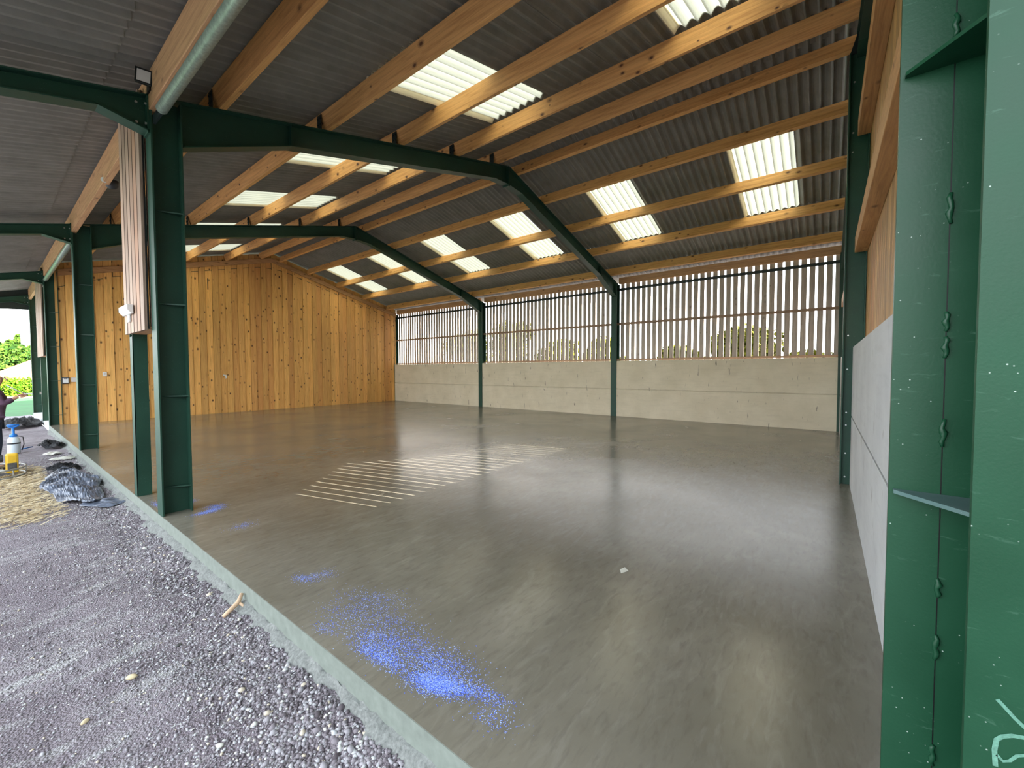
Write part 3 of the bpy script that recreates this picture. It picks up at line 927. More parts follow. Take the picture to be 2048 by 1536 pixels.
# chippings: icosahedra squashed and turned, thrown over the ground in view
t = (1 + 5 ** 0.5) / 2
ICO_V = np.array([(-1, t, 0), (1, t, 0), (-1, -t, 0), (1, -t, 0), (0, -1, t), (0, 1, t), (0, -1, -t), (0, 1, -t), (t, 0, -1), (t, 0, 1), (-t, 0, -1), (-t, 0, 1)]) / math.sqrt(1 + t * t)
ICO_F = np.array([(0, 11, 5), (0, 5, 1), (0, 1, 7), (0, 7, 10), (0, 10, 11), (1, 5, 9), (5, 11, 4), (11, 10, 2), (10, 7, 6), (7, 1, 8), (3, 9, 4), (3, 4, 2), (3, 2, 6), (3, 6, 8), (3, 8, 9), (4, 9, 5), (2, 4, 11), (6, 2, 10), (8, 6, 7), (9, 8, 1)])
def scatter(name, P, R, tone, mat, squash=(1, 0.75, 0.6), jit=0.18, parent=None, smooth=False):
    N = len(P)
    a = rng.uniform(0, 2 * PI, N); b = rng.uniform(-0.5, 0.5, N)
    V = ICO_V[None] * np.asarray(squash)[None, None] * R[:, None, None]
    V = V * (1 + rng.uniform(-jit, jit, V.shape))
    cb, sb = np.cos(b)[:, None], np.sin(b)[:, None]
    y = V[..., 1] * cb - V[..., 2] * sb; z = V[..., 1] * sb + V[..., 2] * cb; x = V[..., 0]
    ca, sa = np.cos(a)[:, None], np.sin(a)[:, None]
    V = np.stack([x * ca - y * sa, x * sa + y * ca, z], -1) + P[:, None, :]
    F = (ICO_F[None] + 12 * np.arange(N)[:, None, None]).reshape(-1, 3)
    o = mesh_np(name, V.reshape(-1, 3), F, mat, parent, smooth)
    at = o.data.attributes.new('tone', 'FLOAT', 'POINT')
    at.data.foreach_set('value', np.repeat(tone, 12).astype(np.float32))
    return o
N = 62000
u_ = rng.random(N)
yy = 1.2 + (13.0 - 1.2) * u_ ** 2.3
xx = -0.05 - (0.35 + 1.0 * rng.random(N)) * rng.random(N) ** 0.8 * 1.15
keep = (xx > -1.75)
xx, yy = xx[keep], yy[keep]
# coarse stones by the slab and in the near corner, fines elsewhere
coarse = np.clip(1.1 - (-xx - 0.10) / 0.34, 0, 1) * 0.75 + np.clip((3.1 - yy) / 1.1, 0, 1) * 0.8
coarse = np.clip(coarse + 0.15 * np.sin(5 * xx + 3 * yy), 0, 1)
keep = rng.random(len(xx)) < 0.42 + 0.58 * coarse
xx, yy, coarse = xx[keep], yy[keep], coarse[keep]
R = (0.0035 + 0.0050 * rng.random(len(xx)) ** 1.6) * (1 + 0.75 * coarse) * np.where(rng.random(len(xx)) < 0.04, 1.7, 1.0)
tone = np.clip(rng.normal(0.50 - 0.16 * coarse, 0.2, len(xx)), 0, 0.9)
pale = rng.random(len(xx)) < 0.07
tone[pale] = rng.uniform(0.8, 0.95, pale.sum())
tone[rng.random(len(xx)) < 0.015] = 0.97
P = np.stack([xx, yy, ground_z(xx, yy) + R * 0.25], 1)
o = scatter('gravel_chippings', P, R, tone, M['pebble'])
prop(o, 'purple grey stone chippings covering the ground beside the slab', 'gravel', kind='stuff')

# a few bigger stones and scraps
def rock(x, y, r, mat, label, sq=(1, 0.6, 0.5), name='loose_stone', group='larger loose stones on the gravel'):
    P = np.array([[0, 0, 0.0]]); o = scatter(name, P, np.array([r]), np.array([0.9]), mat, sq, 0.12)
    o.location = (x, y, float(ground_z(np.array(x), np.array(y))) + r * 0.45)
    o.modifiers.new('sub', 'SUBSURF').render_levels = 1
    prop(o, label, 'stone', group)
rock(-0.66, 3.42, 0.036, M['stone_pale'], 'flat cream stone lying alone in the middle of the foreground gravel')
rock(-0.10, 3.50, 0.022, M['paper'], 'small white pebble beside the broken stick')
rock(-0.86, 3.25, 0.026, M['stone_pale'], 'small tan stone near the lower left gravel')
rock(-0.42, 3.55, 0.024, M['iron'], 'brownish grey stone right of the flat cream stone')
rock(-0.50, 2.55, 0.024, M['paper'], 'pale pebble low in the bottom left gravel')
e = empty('broken_stick', (-0.06, 3.62, -0.15), 'short pale broken stick leaning on the slab edge', 'stick')
mb = MB(); mb.path([(-0.155, 3.62, -0.148), (-0.10, 3.64, -0.128), (-0.055, 3.65, -0.105), (-0.02, 3.68, -0.065)], [0.014, 0.016, 0.017, 0.012], 9)
mb.path([(-0.055, 3.65, -0.105), (-0.035, 3.625, -0.125), (-0.03, 3.60, -0.14)], [0.012, 0.009, 0.006], 8)
mb.build('stick', M['sand'], e, smooth=True)
mb = MB(); mb.add([(1.80, 1.56, 0.001), (1.87, 1.53, 0.001), (1.90, 1.57, 0.006), (1.85, 1.59, 0.001), (1.80, 1.56, 0.003), (1.87, 1.53, 0.003), (1.90, 1.57, 0.008), (1.85, 1.59, 0.003)],
                  [(3, 2, 1, 0), (4, 5, 6, 7), (0, 1, 5, 4), (1, 2, 6, 5), (2, 3, 7, 6), (3, 0, 4, 7)])
o = mb.build('paper_scrap', M['paper']); prop(o, 'tiny pale scrap lying alone on the wet floor', 'scrap')

# ------------------------------------------------------------------ blue grit on the floor
def blob(cx, cy, sxx, syy, n, rot=0.0):
    p = rng.normal(0, 1, (n, 2)) * (sxx, syy)
    c, s = math.cos(rot), math.sin(rot)
    return np.stack([cx + p[:, 0] * c - p[:, 1] * s, cy + p[:, 0] * s + p[:, 1] * c], 1)
def grit(parts, label, rmin, rmax):
    p = np.concatenate([blob(*q) for q in parts])
    p = p[p[:, 0] > 0.01]
    R = rng.uniform(rmin, rmax, len(p))
    P = np.stack([p[:, 0], p[:, 1], R * 0.35], 1)
    o = scatter('blue_grit', P, R, rng.random(len(p)) ** 1.5, M['grit'], (1, 0.8, 0.45), 0.2)
    prop(o, label, 'grit', kind='stuff')
grit([(0.20, 1.86, 0.035, 0.075, 3600, 0.3), (0.27, 1.92, 0.05, 0.10, 1500, 0.2), (0.24, 1.75, 0.03, 0.07, 1200, 0.5), (0.30, 2.12, 0.06, 0.10, 900, 0.2), (0.22, 2.35, 0.05, 0.12, 1500, 0.2),
      (0.15, 2.22, 0.03, 0.10, 1600, 0.1), (0.35, 2.45, 0.07, 0.16, 900, 0.2), (0.44, 2.75, 0.07, 0.14, 700, 0.4), (0.30, 1.60, 0.025, 0.07, 500, 0.2), (0.22, 1.50, 0.04, 0.07, 300, 0.2),
      (0.25, 2.75, 0.05, 0.10, 350, 0.3), (0.10, 2.70, 0.03, 0.06, 200, 0.2), (0.35, 1.90, 0.06, 0.10, 600, 0)],
     'bright blue grit spilled in a long patch on the foreground slab', 0.0012, 0.0030)
grit([(0.30, 3.40, 0.03, 0.06, 420, 0.4), (0.42, 3.35, 0.05, 0.05, 260, 0.3)], 'small faint patch of blue grit behind the long one', 0.0012, 0.0026)
grit([(0.36, 5.72, 0.07, 0.035, 1500, 0.25), (0.46, 5.85, 0.05, 0.05, 700, 0.3), (0.34, 6.35, 0.03, 0.05, 500, 0.3), (0.07, 6.45, 0.02, 0.10, 500, 0.0), (0.42, 4.95, 0.06, 0.05, 300, 0.3)],
     'thin blue grit swept around the foot of the nearest green column', 0.0012, 0.0026)

# ------------------------------------------------------------------ things outside on the gravel
def gz(x, y): return float(ground_z(np.array(x), np.array(y)))
# straw
N = 5200
sx_ = -0.55 - np.abs(rng.normal(0, 0.42, N)); sy_ = rng.uniform(7.6, 11.6, N) + rng.normal(0, 0.15, N)
keep = (sx_ > -2.2) & ~((sx_ > -0.72) & (rng.random(N) < 0.5)); sx_, sy_ = sx_[keep], sy_[keep]
N = len(sx_); L = rng.uniform(0.05, 0.16, N); a = rng.uniform(0, PI, N); tl = rng.normal(0, 0.12, N)
dz = L * np.sin(tl); dx = L * np.cos(a) * np.cos(tl) / 1; dy = L * np.sin(a) * np.cos(tl)
zc = ground_z(sx_, sy_) + rng.uniform(0.005, 0.045, N)
px_, py_ = -np.sin(a) * 0.0035, np.cos(a) * 0.0035
V = np.zeros((N, 4, 3))
for q, (s1, s2) in enumerate(((-.5, -1), (.5, -1), (.5, 1), (-.5, 1))):
    V[:, q, 0] = sx_ + dx * s1 + px_ * s2; V[:, q, 1] = sy_ + dy * s1 + py_ * s2; V[:, q, 2] = zc + dz * s1 + 0.002 * s2
F = np.arange(4 * N).reshape(-1, 4)
o = mesh_np('straw_litter', V.reshape(-1, 3), F, M['straw'])
at = o.data.attributes.new('tone', 'FLOAT', 'POINT'); at.data.foreach_set('value', np.repeat(rng.random(N), 4).astype(np.float32))
prop(o, 'flattened golden straw scattered beside the black polythene', 'straw', kind='stuff')

def crumple(name, cx, cy, wx, wy, h, rot, label, mat, seed, fold=5.0, n=46, cat='plastic sheet', rim=0.0):
    r2 = np.random.default_rng(seed)
    u, v = np.meshgrid(np.linspace(-1, 1, n), np.linspace(-1, 1, n), indexing='ij')
    ph = r2.uniform(0, 6, 6)
    edge = 1 + 0.12 * np.sin(3 * u + ph[0]) + 0.1 * np.sin(5 * v + ph[1])
    x = u * np.sqrt(np.clip(1 - 0.45 * v * v, 0, 1)) * wx / 2 * edge; y = v * np.sqrt(np.clip(1 - 0.45 * u * u, 0, 1)) * wy / 2 * edge
    z = 0.42 * (np.sin(fold * v + 2.3 * np.sin(2 * u + ph[2]) + ph[3]) + 0.6 * np.sin(fold * 2.1 * v + 1.7 * u + ph[4]) + 0.4 * np.sin(9 * u + 4 * v + ph[5])) + 0.15 * r2.normal(0, 1, u.shape)
    env = np.clip(1 - (u ** 2 + v ** 2) * 0.42, 0.12, 1)
    z = (z * 0.5 + 0.75) * env * h + rim * np.clip(u * u + v * v - 0.8, 0, 1)
    c, s = math.cos(rot), math.sin(rot)
    X_, Y_ = x * c - y * s, x * s + y * c
    X_ = np.minimum(X_ + cx, -0.022) - cx
    Z_ = z + 0.012
    V = np.stack([X_.ravel(), Y_.ravel(), Z_.ravel()], 1)
    I = (np.arange(n - 1)[:, None] * n + np.arange(n - 1)[None, :]).ravel()
    o = mesh_np(name, V, np.stack([I, I + n, I + n + 1, I + 1], 1), M[mat], smooth=True)
    o.location = (cx, cy, gz(cx, cy) + 0.005)
    sd = o.modifiers.new('thick', 'SOLIDIFY'); sd.thickness = 0.003
    prop(o, label, cat, 'black polythene scraps along the slab')
    return o
crumple('polythene_sheet', -0.36, 9.3, 0.60, 2.7, 0.10, 0.0, 'large rumpled dusty black polythene sheet beside the slab edge', 'sheet_dust', 3, 12.0, 70)
crumple('polythene_sheet', -0.20, 7.75, 0.30, 0.55, 0.05, 0.5, 'small folded flap of polythene at the near end of the large sheet', 'sheet_dust', 5, 4.0, 30)
crumple('polythene_sheet', -0.30, 10.9, 0.42, 0.45, 0.12, 0.2, 'dark bunched polythene at the back end of the large sheet', 'sheet', 8, 5.0, 30)
crumple('polythene_sheet', -0.22, 14.3, 0.40, 1.1, 0.16, 0.1, 'black bunched polythene on the gravel halfway along the slab', 'sheet', 11, 4.0, 34)
crumple('polythene_sheet', -0.42, 20.3, 0.80, 1.8, 0.26, 0.0, 'black polythene heap near the far end by the lawn', 'sheet', 15, 3.0, 34)
crumple('paper_scrap', -0.28, 13.1, 0.20, 0.35, 0.05, 0.3, 'white crumpled scrap between the polythene pieces', 'paper', 21, 4.0, 20, 'scrap')
crumple('paper_scrap', -0.20, 12.1, 0.22, 0.4, 0.06, 0.9, 'pale torn scrap just behind the large polythene sheet', 'paper', 23, 4.0, 20, 'scrap')
e = empty('spray_lance', (-0.62, 14.6, gz(-0.62, 14.6)), 'thin blue lance lying on the gravel behind the sprayer', 'spray lance')
mb = MB(); zz = gz(-0.6, 14.6) + 0.03
mb.path([(-0.74, 14.4, zz), (-0.60, 14.5, zz), (-0.48, 14.62, zz + 0.01)], 0.012, 8); mb.build('lance', M['blue'], e, smooth=True)
mb = MB(); mb.path([(-0.74, 14.4, zz), (-0.78, 14.38, zz + 0.01), (-0.80, 14.30, zz)], 0.018, 8); mb.build('grip', M['black'], e, smooth=True)

# pump sprayer
sxp, syp = -0.765, 14.0; sz = gz(sxp, syp) + 0.012
e = empty('pump_sprayer', (sxp, syp, sz), 'white garden pump sprayer with blue handle standing on the gravel', 'sprayer')
c = (sxp, syp, sz)
mb = MB(); mb.lathe(c, [(0.085, 0.0), (0.095, 0.02), (0.095, 0.24), (0.088, 0.30), (0.06, 0.345), (0.045, 0.36)], 20); mb.build('bottle', M['milky'], e, smooth=True)
mb = MB(); mb.lathe(c, [(0.055, 0.35), (0.055, 0.40), (0.03, 0.41), (0.022, 0.42), (0.022, 0.54)], 16); mb.build('pump', M['blue'], e, smooth=True)
mb = MB(); mb.path([(sxp - 0.085, syp, sz + 0.60), (sxp - 0.05, syp, sz + 0.565), (sxp, syp, sz + 0.55), (sxp + 0.05, syp, sz + 0.565), (sxp + 0.085, syp, sz + 0.60)], 0.016, 8)
mb.path([(sxp - 0.085, syp, sz + 0.60), (sxp + 0.085, syp, sz + 0.60)], 0.015, 8); mb.build('handle', M['blue'], e, smooth=True)
mb = MB(); mb.path([(sxp + 0.05, syp, sz + 0.37), (sxp + 0.13, syp, sz + 0.33), (sxp + 0.14, syp, sz + 0.18), (sxp + 0.11, syp, sz + 0.05)], 0.008, 8); mb.build('hose', M['black'], e, smooth=True)
mb = MB(); mb.lathe(c, [(0.097, 0.20), (0.099, 0.205), (0.099, 0.222), (0.097, 0.227)], 20); mb.build('strap', M['black'], e)

# power float
cx, cy = -1.22, 11.1; z0 = gz(cx, cy)
e = empty('power_float', (cx, cy, z0), 'yellow and grey concrete power float with ring guard at the left edge', 'power float')
mb = MB()
for zc in (0.05, 0.17):
    mb.path([(cx + 0.50 * math.cos(t), cy + 0.50 * math.sin(t), z0 + zc) for t in np.linspace(0, 2 * PI, 49)], 0.014, 8)
for t in np.linspace(0, 2 * PI, 9)[:-1]:
    mb.tube((cx + 0.50 * math.cos(t), cy + 0.50 * math.sin(t), z0 + 0.05), (cx + 0.50 * math.cos(t), cy + 0.50 * math.sin(t), z0 + 0.17), 0.008, n=8)
for t in (0.4, 0.4 + PI / 2, 0.4 + PI, 0.4 + 1.5 * PI):
    mb.tube((cx + 0.10 * math.cos(t), cy + 0.10 * math.sin(t), z0 + 0.17), (cx + 0.50 * math.cos(t), cy + 0.50 * math.sin(t), z0 + 0.17), 0.010, n=8)
mb.build('guard_ring', M['lightsteel'], e, smooth=True)
for t in (0.2, 0.2 + PI / 2, 0.2 + PI, 0.2 + 1.5 * PI):
    b = MB(); ca, sa = math.cos(t), math.sin(t)
    pts = [(0.06, -0.06), (0.44, -0.07), (0.44, 0.07), (0.06, 0.06)]
    vs = [(cx + p[0] * ca - p[1] * sa, cy + p[0] * sa + p[1] * ca, z0 + 0.03 + 0.02 * (p[1] > 0)) for p in pts]
    vs += [(v[0], v[1], v[2] + 0.006) for v in vs]
    b.add(vs, [(3, 2, 1, 0), (4, 5, 6, 7), (0, 1, 5, 4), (1, 2, 6, 5), (2, 3, 7, 6), (3, 0, 4, 7)])
    b.build('blade', M['iron'], e)
mb = MB(); mb.lathe((cx, cy, z0), [(0.07, 0.05), (0.07, 0.12), (0.12, 0.15), (0.13, 0.24), (0.09, 0.28)], 18); mb.build('gearbox', M['iron'], e, smooth=True)
mb = MB(); mb.box(cx - 0.14, cx + 0.14, cy - 0.16, cy + 0.14, z0 + 0.27, z0 + 0.40)
mb.tube((cx + 0.02, cy, z0 + 0.40), (cx + 0.02, cy, z0 + 0.52), 0.10, n=18); mb.tube((cx + 0.16, cy - 0.05, z0 + 0.33), (cx + 0.26, cy - 0.05, z0 + 0.33), 0.06, n=14)
en = mb.build('engine', M['dkgrey'], e, bevel=0.01)
mb = MB(); mb.tube((cx + 0.05, cy - 0.02, z0 + 0.50), (cx + 0.05, cy - 0.02, z0 + 0.57), 0.08, 0.07, n=16); mb.build('fuel_tank', M['lightsteel'], en, smooth=False)
mb = MB(); mb.box(cx + 0.28, cx + 0.42, cy - 0.14, cy + 0.02, z0 + 0.08, z0 + 0.40); o = mb.build('belt_cover', M['yellow'], e, bevel=0.03); o['label'] = 'yellow box cover'
mb = MB(); mb.box(cx + 0.30, cx + 0.40, cy - 0.146, cy - 0.138, z0 + 0.12, z0 + 0.25); mb.build('cover_plate', M['iron'], o, bevel=0.004)
mb = MB(); mb.path([(cx - 0.05, cy, z0 + 0.30), (cx - 0.3, cy - 0.3, z0 + 0.55), (cx - 0.8, cy - 0.9, z0 + 0.95)], 0.016, 8)
mb.path([(cx - 1.0, cy - 0.72, z0 + 0.95), (cx - 0.8, cy - 0.9, z0 + 0.95), (cx - 0.6, cy - 1.08, z0 + 0.95)], 0.016, 8); mb.build('handle_bar', M['black'], e, smooth=True)

# ------------------------------------------------------------------ person at the left edge
def skin(name, verts, edges, radii, mat, parent, root=0, lv=2):
    me = D.meshes.new(name)
    me.from_pydata([tuple(v) for v in verts], edges, [])
    me.materials.append(mat)
    o = D.objects.new(name, me); COL.objects.link(o)
    if parent: o.parent = parent
    sk = o.modifiers.new('skin', 'SKIN'); sk.use_smooth_shade = True
    for i, r in enumerate(radii):
        sv = me.skin_vertices[0].data[i]
        sv.radius = (r, r) if isinstance(r, (int, float)) else r
        sv.use_root = (i == root)
    ss = o.modifiers.new('sub', 'SUBSURF'); ss.levels = ss.render_levels = lv
    return o
M['skin'] = simple('skin', (196, 150, 126), 0.55)
M['jacket'] = simple('purple brown jacket', (96, 70, 92), 0.85, 0, 0.2, 18)
M['jeans'] = simple('dark blue jeans', (44, 52, 72), 0.85, 0, 0.15, 22)
M['hair'] = simple('brown hair', (84, 62, 48), 0.8, 0, 0.2, 40)
M['boot'] = simple('brown boots', (70, 54, 42), 0.6)
M['lips'] = simple('lips', (160, 96, 88), 0.5)
pxx, pyy = -1.035, 12.05; zg = gz(pxx, pyy)
pe = empty('person', (pxx, pyy, zg), 'person in purple brown jacket and dark jeans holding out a pale tool', 'person')
# body local frame: facing +x, z up
bv = [(0, 0, 0.93), (0.0, 0, 1.08), (0.01, 0, 1.24), (0.02, 0, 1.37), (0.03, 0, 1.45), (0.045, 0, 1.53), (0.055, 0, 1.60), (0.05, 0, 1.66),
      (0.01, -0.17, 1.36), (0.12, -0.20, 1.17), (0.26, -0.17, 1.27), (0.01, 0.17, 1.36), (-0.03, 0.24, 1.10), (-0.02, 0.25, 0.88),
      (0, -0.09, 0.86), (0.03, -0.11, 0.48), (-0.01, -0.12, 0.09), (0, 0.09, 0.86), (0.02, 0.11, 0.48), (-0.02, 0.12, 0.09), (0.12, -0.13, 0.035), (0.11, 0.13, 0.035),
      (0.30, -0.165, 1.285), (-0.015, 0.25, 0.84)]
be = [(0, 1), (1, 2), (2, 3), (3, 4), (4, 5), (5, 6), (6, 7), (3, 8), (8, 9), (9, 10), (10, 22), (3, 11), (11, 12), (12, 13), (13, 23), (0, 14), (14, 15), (15, 16), (0, 17), (17, 18), (18, 19), (16, 20), (19, 21)]
br = [(0.11, 0.15), (0.10, 0.14), (0.11, 0.15), (0.09, 0.15), 0.055, 0.075, 0.095, 0.075, 0.055, 0.042, 0.03, 0.055, 0.042, 0.03, 0.085, 0.058, 0.042, 0.085, 0.058, 0.042, 0.036, 0.036, 0.03, 0.03]
skin('body', bv, be, br, M['skin'], pe)
# jacket over torso and arms
jv = [bv[0], bv[1], bv[2], bv[3], (0.028, 0, 1.43), bv[8], bv[9], (0.235, -0.172, 1.252), bv[11], bv[12], (-0.022, 0.25, 0.92), (0, 0, 0.86)]
je = [(11, 0), (0, 1), (1, 2), (2, 3), (3, 4), (3, 5), (5, 6), (6, 7), (3, 8), (8, 9), (9, 10)]
jr = [(0.14, 0.19), (0.13, 0.18), (0.14, 0.19), (0.115, 0.18), 0.075, 0.078, 0.062, 0.048, 0.078, 0.062, 0.048, (0.145, 0.195)]
skin('jacket', jv, je, jr, M['jacket'], pe, 1)
tv = [(0, 0, 0.93), (0, -0.09, 0.84), (0.03, -0.11, 0.48), (-0.01, -0.12, 0.10), (0, 0.09, 0.84), (0.02, 0.11, 0.48), (-0.02, 0.12, 0.10)]
skin('trousers', tv, [(0, 1), (1, 2), (2, 3), (0, 4), (4, 5), (5, 6)], [(0.125, 0.165), 0.10, 0.075, 0.062, 0.10, 0.075, 0.062], M['jeans'], pe)
for s, ax_ in ((-1, -0.01), (1, -0.02)):
    skin('boot', [(ax_ - 0.03, s * 0.12, 0.05), (ax_ + 0.06, s * 0.125, 0.045), (ax_ + 0.16, s * 0.13, 0.035), (ax_, s * 0.12, 0.14)], [(0, 1), (1, 2), (0, 3)], [0.05, 0.048, 0.038, 0.055], M['boot'], pe, lv=1)
skin('hair', [(0.02, 0, 1.66), (-0.015, 0, 1.62), (-0.03, 0, 1.56), (0.07, 0, 1.705), (0.01, 0, 1.70)], [(0, 1), (1, 2), (0, 3), (0, 4)], [0.098, 0.098, 0.075, 0.055, 0.07], M['hair'], pe, lv=1)
def local(mbx, name, mat, parent, smooth=True):
    o = mbx.build(name, M[mat], None, smooth); o.parent = parent; return o
mb = MB(); mb.path([(0.145, 0, 1.635), (0.158, 0, 1.61), (0.175, 0, 1.585), (0.15, 0, 1.575)], [0.008, 0.010, 0.014, 0.009], 8); local(mb, 'nose', 'skin', pe)
mb = MB(); mb.path([(0.135, -0.025, 1.545), (0.146, 0, 1.545), (0.135, 0.025, 1.545)], [0.004, 0.006, 0.004], 8); local(mb, 'mouth', 'lips', pe)
for s in (-1, 1):
    mb = MB(); mb.lathe((0.134, s * 0.033, 1.62), [(0.003, -0.008), (0.009, -0.004), (0.010, 0.0), (0.009, 0.004), (0.003, 0.008)], 10); local(mb, 'eye', 'white', pe)
    mb = MB(); mb.path([(0.05, s * 0.093, 1.575), (0.04, s * 0.103, 1.60), (0.05, s * 0.10, 1.63)], [0.008, 0.014, 0.010], 8); local(mb, 'ear', 'skin', pe)
def hand(w_, d, s):
    """five bent fingers closing round what is held; w_: wrist point, d: forearm direction"""
    w_ = Vector(w_); d = Vector(d).normalized(); side = Vector((0, 0, 1)); n_ = d.cross(side).normalized() * s
    side = n_.cross(d).normalized() * s
    mbx = MB()
    for k, (off, L) in enumerate(((0.03, 0.068), (0.011, 0.078), (-0.009, 0.072), (-0.028, 0.056))):
        b0 = w_ + d * 0.075 + side * off
        p1 = b0 + d * L * 0.42; p2 = p1 + (d * 0.3 + n_ * 0.9).normalized() * L * 0.36; p3 = p2 + (-d * 0.5 + n_ * 0.7).normalized() * L * 0.26
        mbx.path([w_ + d * 0.03 + side * off * 0.7, b0, p1, p2, p3], [0.011, 0.0105, 0.0095, 0.0085, 0.007], 8)
    tb = w_ + d * 0.025 + side * 0.03
    mbx.path([w_ + d * 0.01 + side * 0.012, tb, tb + (d * 0.6 + n_ * 0.7).normalized() * 0.035, tb + (d * 0.5 + n_ * 0.8).normalized() * 0.062], [0.014, 0.0125, 0.0105, 0.008], 8)
    return mbx
local(hand((0.28, -0.165, 1.28), (1, 0.1, 0.35), 1), 'hand_fingers', 'skin', pe)
local(hand((-0.015, 0.25, 0.85), (0.12, 0, -1), -1), 'hand_fingers', 'skin', pe)
e = empty('hand_tool', (pxx + 0.36, pyy - 0.17, zg + 1.33), 'pale grey tool with a long thin handle held by the person', 'tool')
mb = MB(); mb.path([(pxx + 0.40, pyy - 0.19, zg + 1.325), (pxx + 0.30, pyy - 0.16, zg + 1.38), (pxx + 0.16, pyy - 0.12, zg + 1.50)], 0.010, 8); mb.build('handle', M['lightsteel'], e, smooth=True)
mb = MB(); mb.box(pxx + 0.36, pxx + 0.46, pyy - 0.20, pyy - 0.14, zg + 1.32, zg + 1.345); mb.build('head', M['white'], e, bevel=0.005)

# ------------------------------------------------------------------ outside surroundings
mb = MB(); mb.add([(-60, 25.4, -0.21), (120, 25.4, -0.21), (120, 140, -0.21), (-60, 140, -0.21)], [(0, 1, 2, 3)])
mb.add([(-60, -40, -0.23), (-13.9, -40, -0.23), (-13.9, 25.4, -0.23), (-60, 25.4, -0.23)], [(0, 1, 2, 3)])
mb.add([(-13.9, -40, -0.24), (12.3, -40, -0.24), (12.3, -5.9, -0.24), (-13.9, -5.9, -0.24)], [(0, 1, 2, 3)])
prop(mb.build('lawn', M['grass']), kind='structure')
mb = MB(); mb.box(-12, 14, 42.3, 43.0, -0.21, -0.12)
o = mb.build('garden_kerb', M['kerb']); prop(o, 'pale stone kerb between the lawn and the hedge', 'kerb')

def foliage(name, clumps, n, leaf, mat, parent, seed):
    """leaf cards thrown over ellipsoids; clumps: (cx,cy,cz,rx,ry,rz)"""
    r2 = np.random.default_rng(seed)
    cl = np.array(clumps); area = cl[:, 3] * cl[:, 5]; idx = r2.choice(len(cl), n, p=area / area.sum())
    c = cl[idx]
    d = r2.normal(0, 1, (n, 3)); d /= np.linalg.norm(d, axis=1)[:, None]
    rad = r2.uniform(0.55, 1.06, n)[:, None]
    P = c[:, :3] + d * c[:, 3:] * rad
    a = r2.normal(0, 1, (n, 3)); a /= np.linalg.norm(a, axis=1)[:, None]
    b = np.cross(a, r2.normal(0, 1, (n, 3))); b /= np.linalg.norm(b, axis=1)[:, None]
    s = leaf * r2.uniform(0.6, 1.4, n)[:, None]
    V = np.stack([P - a * s, P + b * s * 0.5, P + a * s, P - b * s * 0.5], 1)
    o = mesh_np(name, V.reshape(-1, 3), np.arange(4 * n).reshape(-1, 4), M[mat])
    at = o.data.attributes.new('tone', 'FLOAT', 'POINT'); at.data.foreach_set('value', np.repeat(r2.random(n), 4).astype(np.float32))
    if parent is not None:
        o.parent = parent
        o.data.transform(world_of(parent).inverted())
    return o

def tree(name, x, y, h, w, kind, label, group, n, leaf, mat, seed):
    e = empty(name, (x, y, -0.21), label, 'tree', group)
    r2 = random.Random(seed)
    mb = MB(); mb.path([(x, y, -0.3), (x + 0.05 * w, y, h * 0.4), (x, y, h * 0.9)], [0.05 * w + 0.08, 0.04 * w + 0.05, 0.03], 8)
    mb.build('trunk', M['bark'], e, smooth=True)
    cl = []
    if kind == 'cone':
        for k in range(9):
            t = k / 8
            cl.append((x + r2.uniform(-.1, .1) * w, y + r2.uniform(-.1, .1) * w, h * (0.12 + 0.82 * t), w * 0.5 * (1.02 - t) + 0.1, w * 0.5 * (1.02 - t) + 0.1, h * 0.12))
    else:
        for k in range(12):
            a = r2.uniform(0, 2 * PI); rr = r2.uniform(0, 0.3) * w
            cl.append((x + rr * math.cos(a), y + rr * math.sin(a), h * r2.uniform(0.35, 0.8), w * r2.uniform(0.2, 0.3), w * r2.uniform(0.2, 0.3), h * r2.uniform(0.14, 0.2)))
    foliage('foliage', cl, n, leaf, mat, e, seed)
    return e

mb = MB(); mb.add([(12.3, -40, -0.21), (120, -40, -0.21), (120, 25.4, -0.21), (12.3, 25.4, -0.21)], [(0, 1, 2, 3)])
prop(mb.build('yard_ground', M['gravel']), kind='structure')
# added tall hedge, unseen outside the near gable, to keep low sun off the gravel
e = empty('sun_block_hedge', (-3, -3.4, -0.2), 'added unseen dark hedge behind the near gable, blocking the low sun', 'hedge')
foliage('leaves', [(x, -3.6, z, 0.7, 0.6, 0.8) for x in np.arange(-9, 2.4, 0.6) for z in (0.4, 1.5, 2.6, 3.7)], 30000, 0.09, 'leaf_conifer', e, 99)
mb = MB(); mb.box(-9.4, 2.4, -3.75, -3.45, -0.24, 4.2); mb.build('stems', M['bark'], e)
# hedge behind the kerb
e = empty('hedge', (0, 44.2, -0.2), 'clipped bright green hedge behind the lawn at the left', 'hedge')
foliage('leaves', [(x, 44.3, 0.42, 0.75, 0.6, 0.72) for x in np.arange(-6, 7, 0.45)], 16000, 0.10, 'leaf_hedge', e, 5)
mb = MB()
for x in np.arange(-6, 7, 0.9): mb.tube((x, 44.3, -0.25), (x, 44.3, 0.6), 0.04, n=6)
mb.build('stems', M['bark'], e)
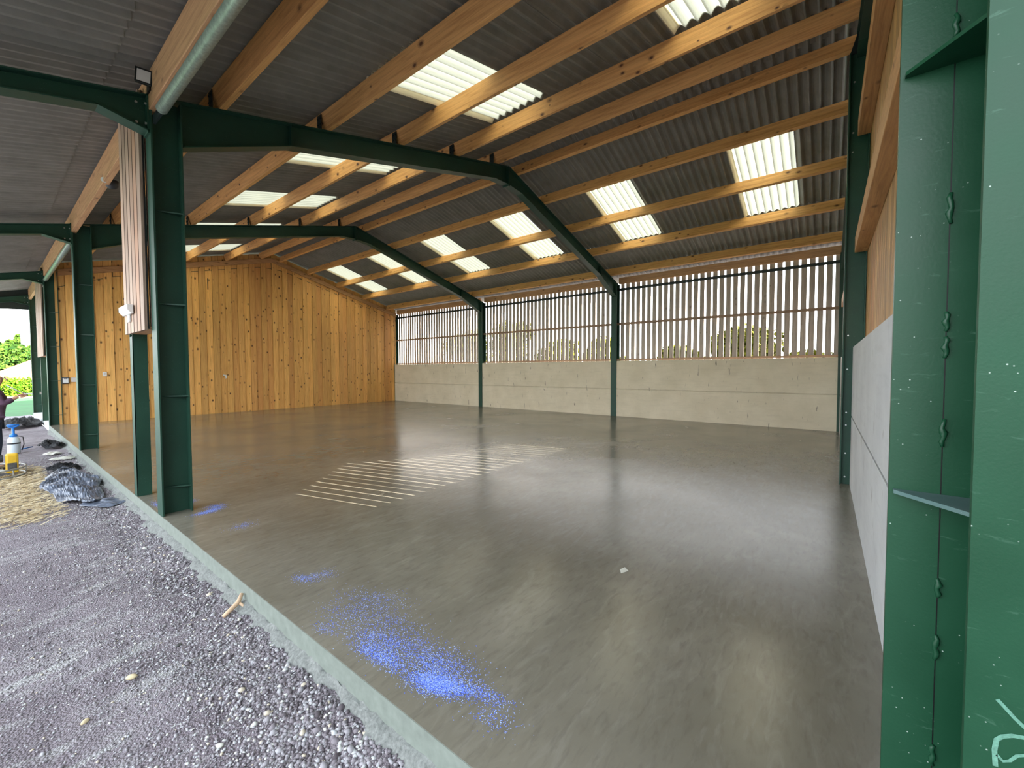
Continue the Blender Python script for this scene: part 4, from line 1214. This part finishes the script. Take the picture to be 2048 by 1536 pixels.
# neighbouring tiled outbuilding
e = empty('outbuilding', (4, 52, -0.2), 'low outbuilding with a clay tiled roof behind the hedge', 'building')
mb = MB(); mb.box(-1.0, 13.5, 50.0, 57.6, -0.25, 0.9); mb.build('wall', M['render_wall'], e)
mb = MB(); mb.add([(-1.4, 49.6, 0.85), (14.0, 49.6, 0.85), (10.0, 54.0, 3.5), (3.4, 54.0, 3.5), (-1.4, 58.0, 0.85), (14.0, 58.0, 0.85)],
                  [(0, 1, 2, 3), (4, 3, 2, 5), (0, 3, 4), (1, 5, 2), (0, 4, 5, 1)])
mb.build('roof', M['tile'], e)
mb = MB(); mb.path([(-1.4, 49.6, 0.88), (3.4, 54.0, 3.55), (10.0, 54.0, 3.55)], 0.10, 6); mb.build('ridge_tiles', M['tile'], e)
specs = [(-0.9, 62, 6.6, 5.0, 'conifer'), (0.9, 64, 4.9, 3.6, 'conifer'), (1.9, 60, 3.8, 3.0, 'conifer'), (3.2, 64, 5.2, 3.8, 'conifer'), (-4.6, 60, 7.5, 5.0, 'conifer')]
names_ = ['tall feathery green conifer at the left edge beyond the tiled roof', 'mid height conifer right of the tallest one beyond the tiled roof', 'short conifer dipping low behind the tiled roof', 'small conifer beside the far green column', 'tall conifer mostly outside the left edge']
for i, (x, y, h, w_, k_) in enumerate(specs):
    tree('conifer_tree', x, y, h, w_, 'cone', names_[i], 'conifers beyond the outbuilding', 9000, 0.22, 'leaf_conifer', 40 + i)
# shrubs seen through the slatted wall
for i, (x, y, h, w_, lab) in enumerate([(22, 3.6, 3.9, 3.4, 'rounded yellow green bush behind the slats of the near bay, tallest there'), (22.5, 0.6, 2.9, 3.0, 'low bush behind the slats beside the dark gable post'),
                                    (23, 6.8, 3.1, 3.0, 'low olive bush behind the slats left of the rounded one'), (23, 11.5, 3.9, 3.6, 'olive bush behind the slats of the middle bay'),
                                    (24, 15.5, 4.2, 3.8, 'broad bush behind the slats at the left of the middle bay'), (25, 20.5, 5.8, 4.6, 'tall pale tree behind the slats of the far bay'),
                                    (25.5, 25.5, 5.8, 5.0, 'tall leafy tree behind the far corner slats')]):
    tree('garden_bush', x, y, h, w_, 'round', lab, 'bushes outside the slatted wall', 3600, 0.16, 'leaf_tree', 70 + i)
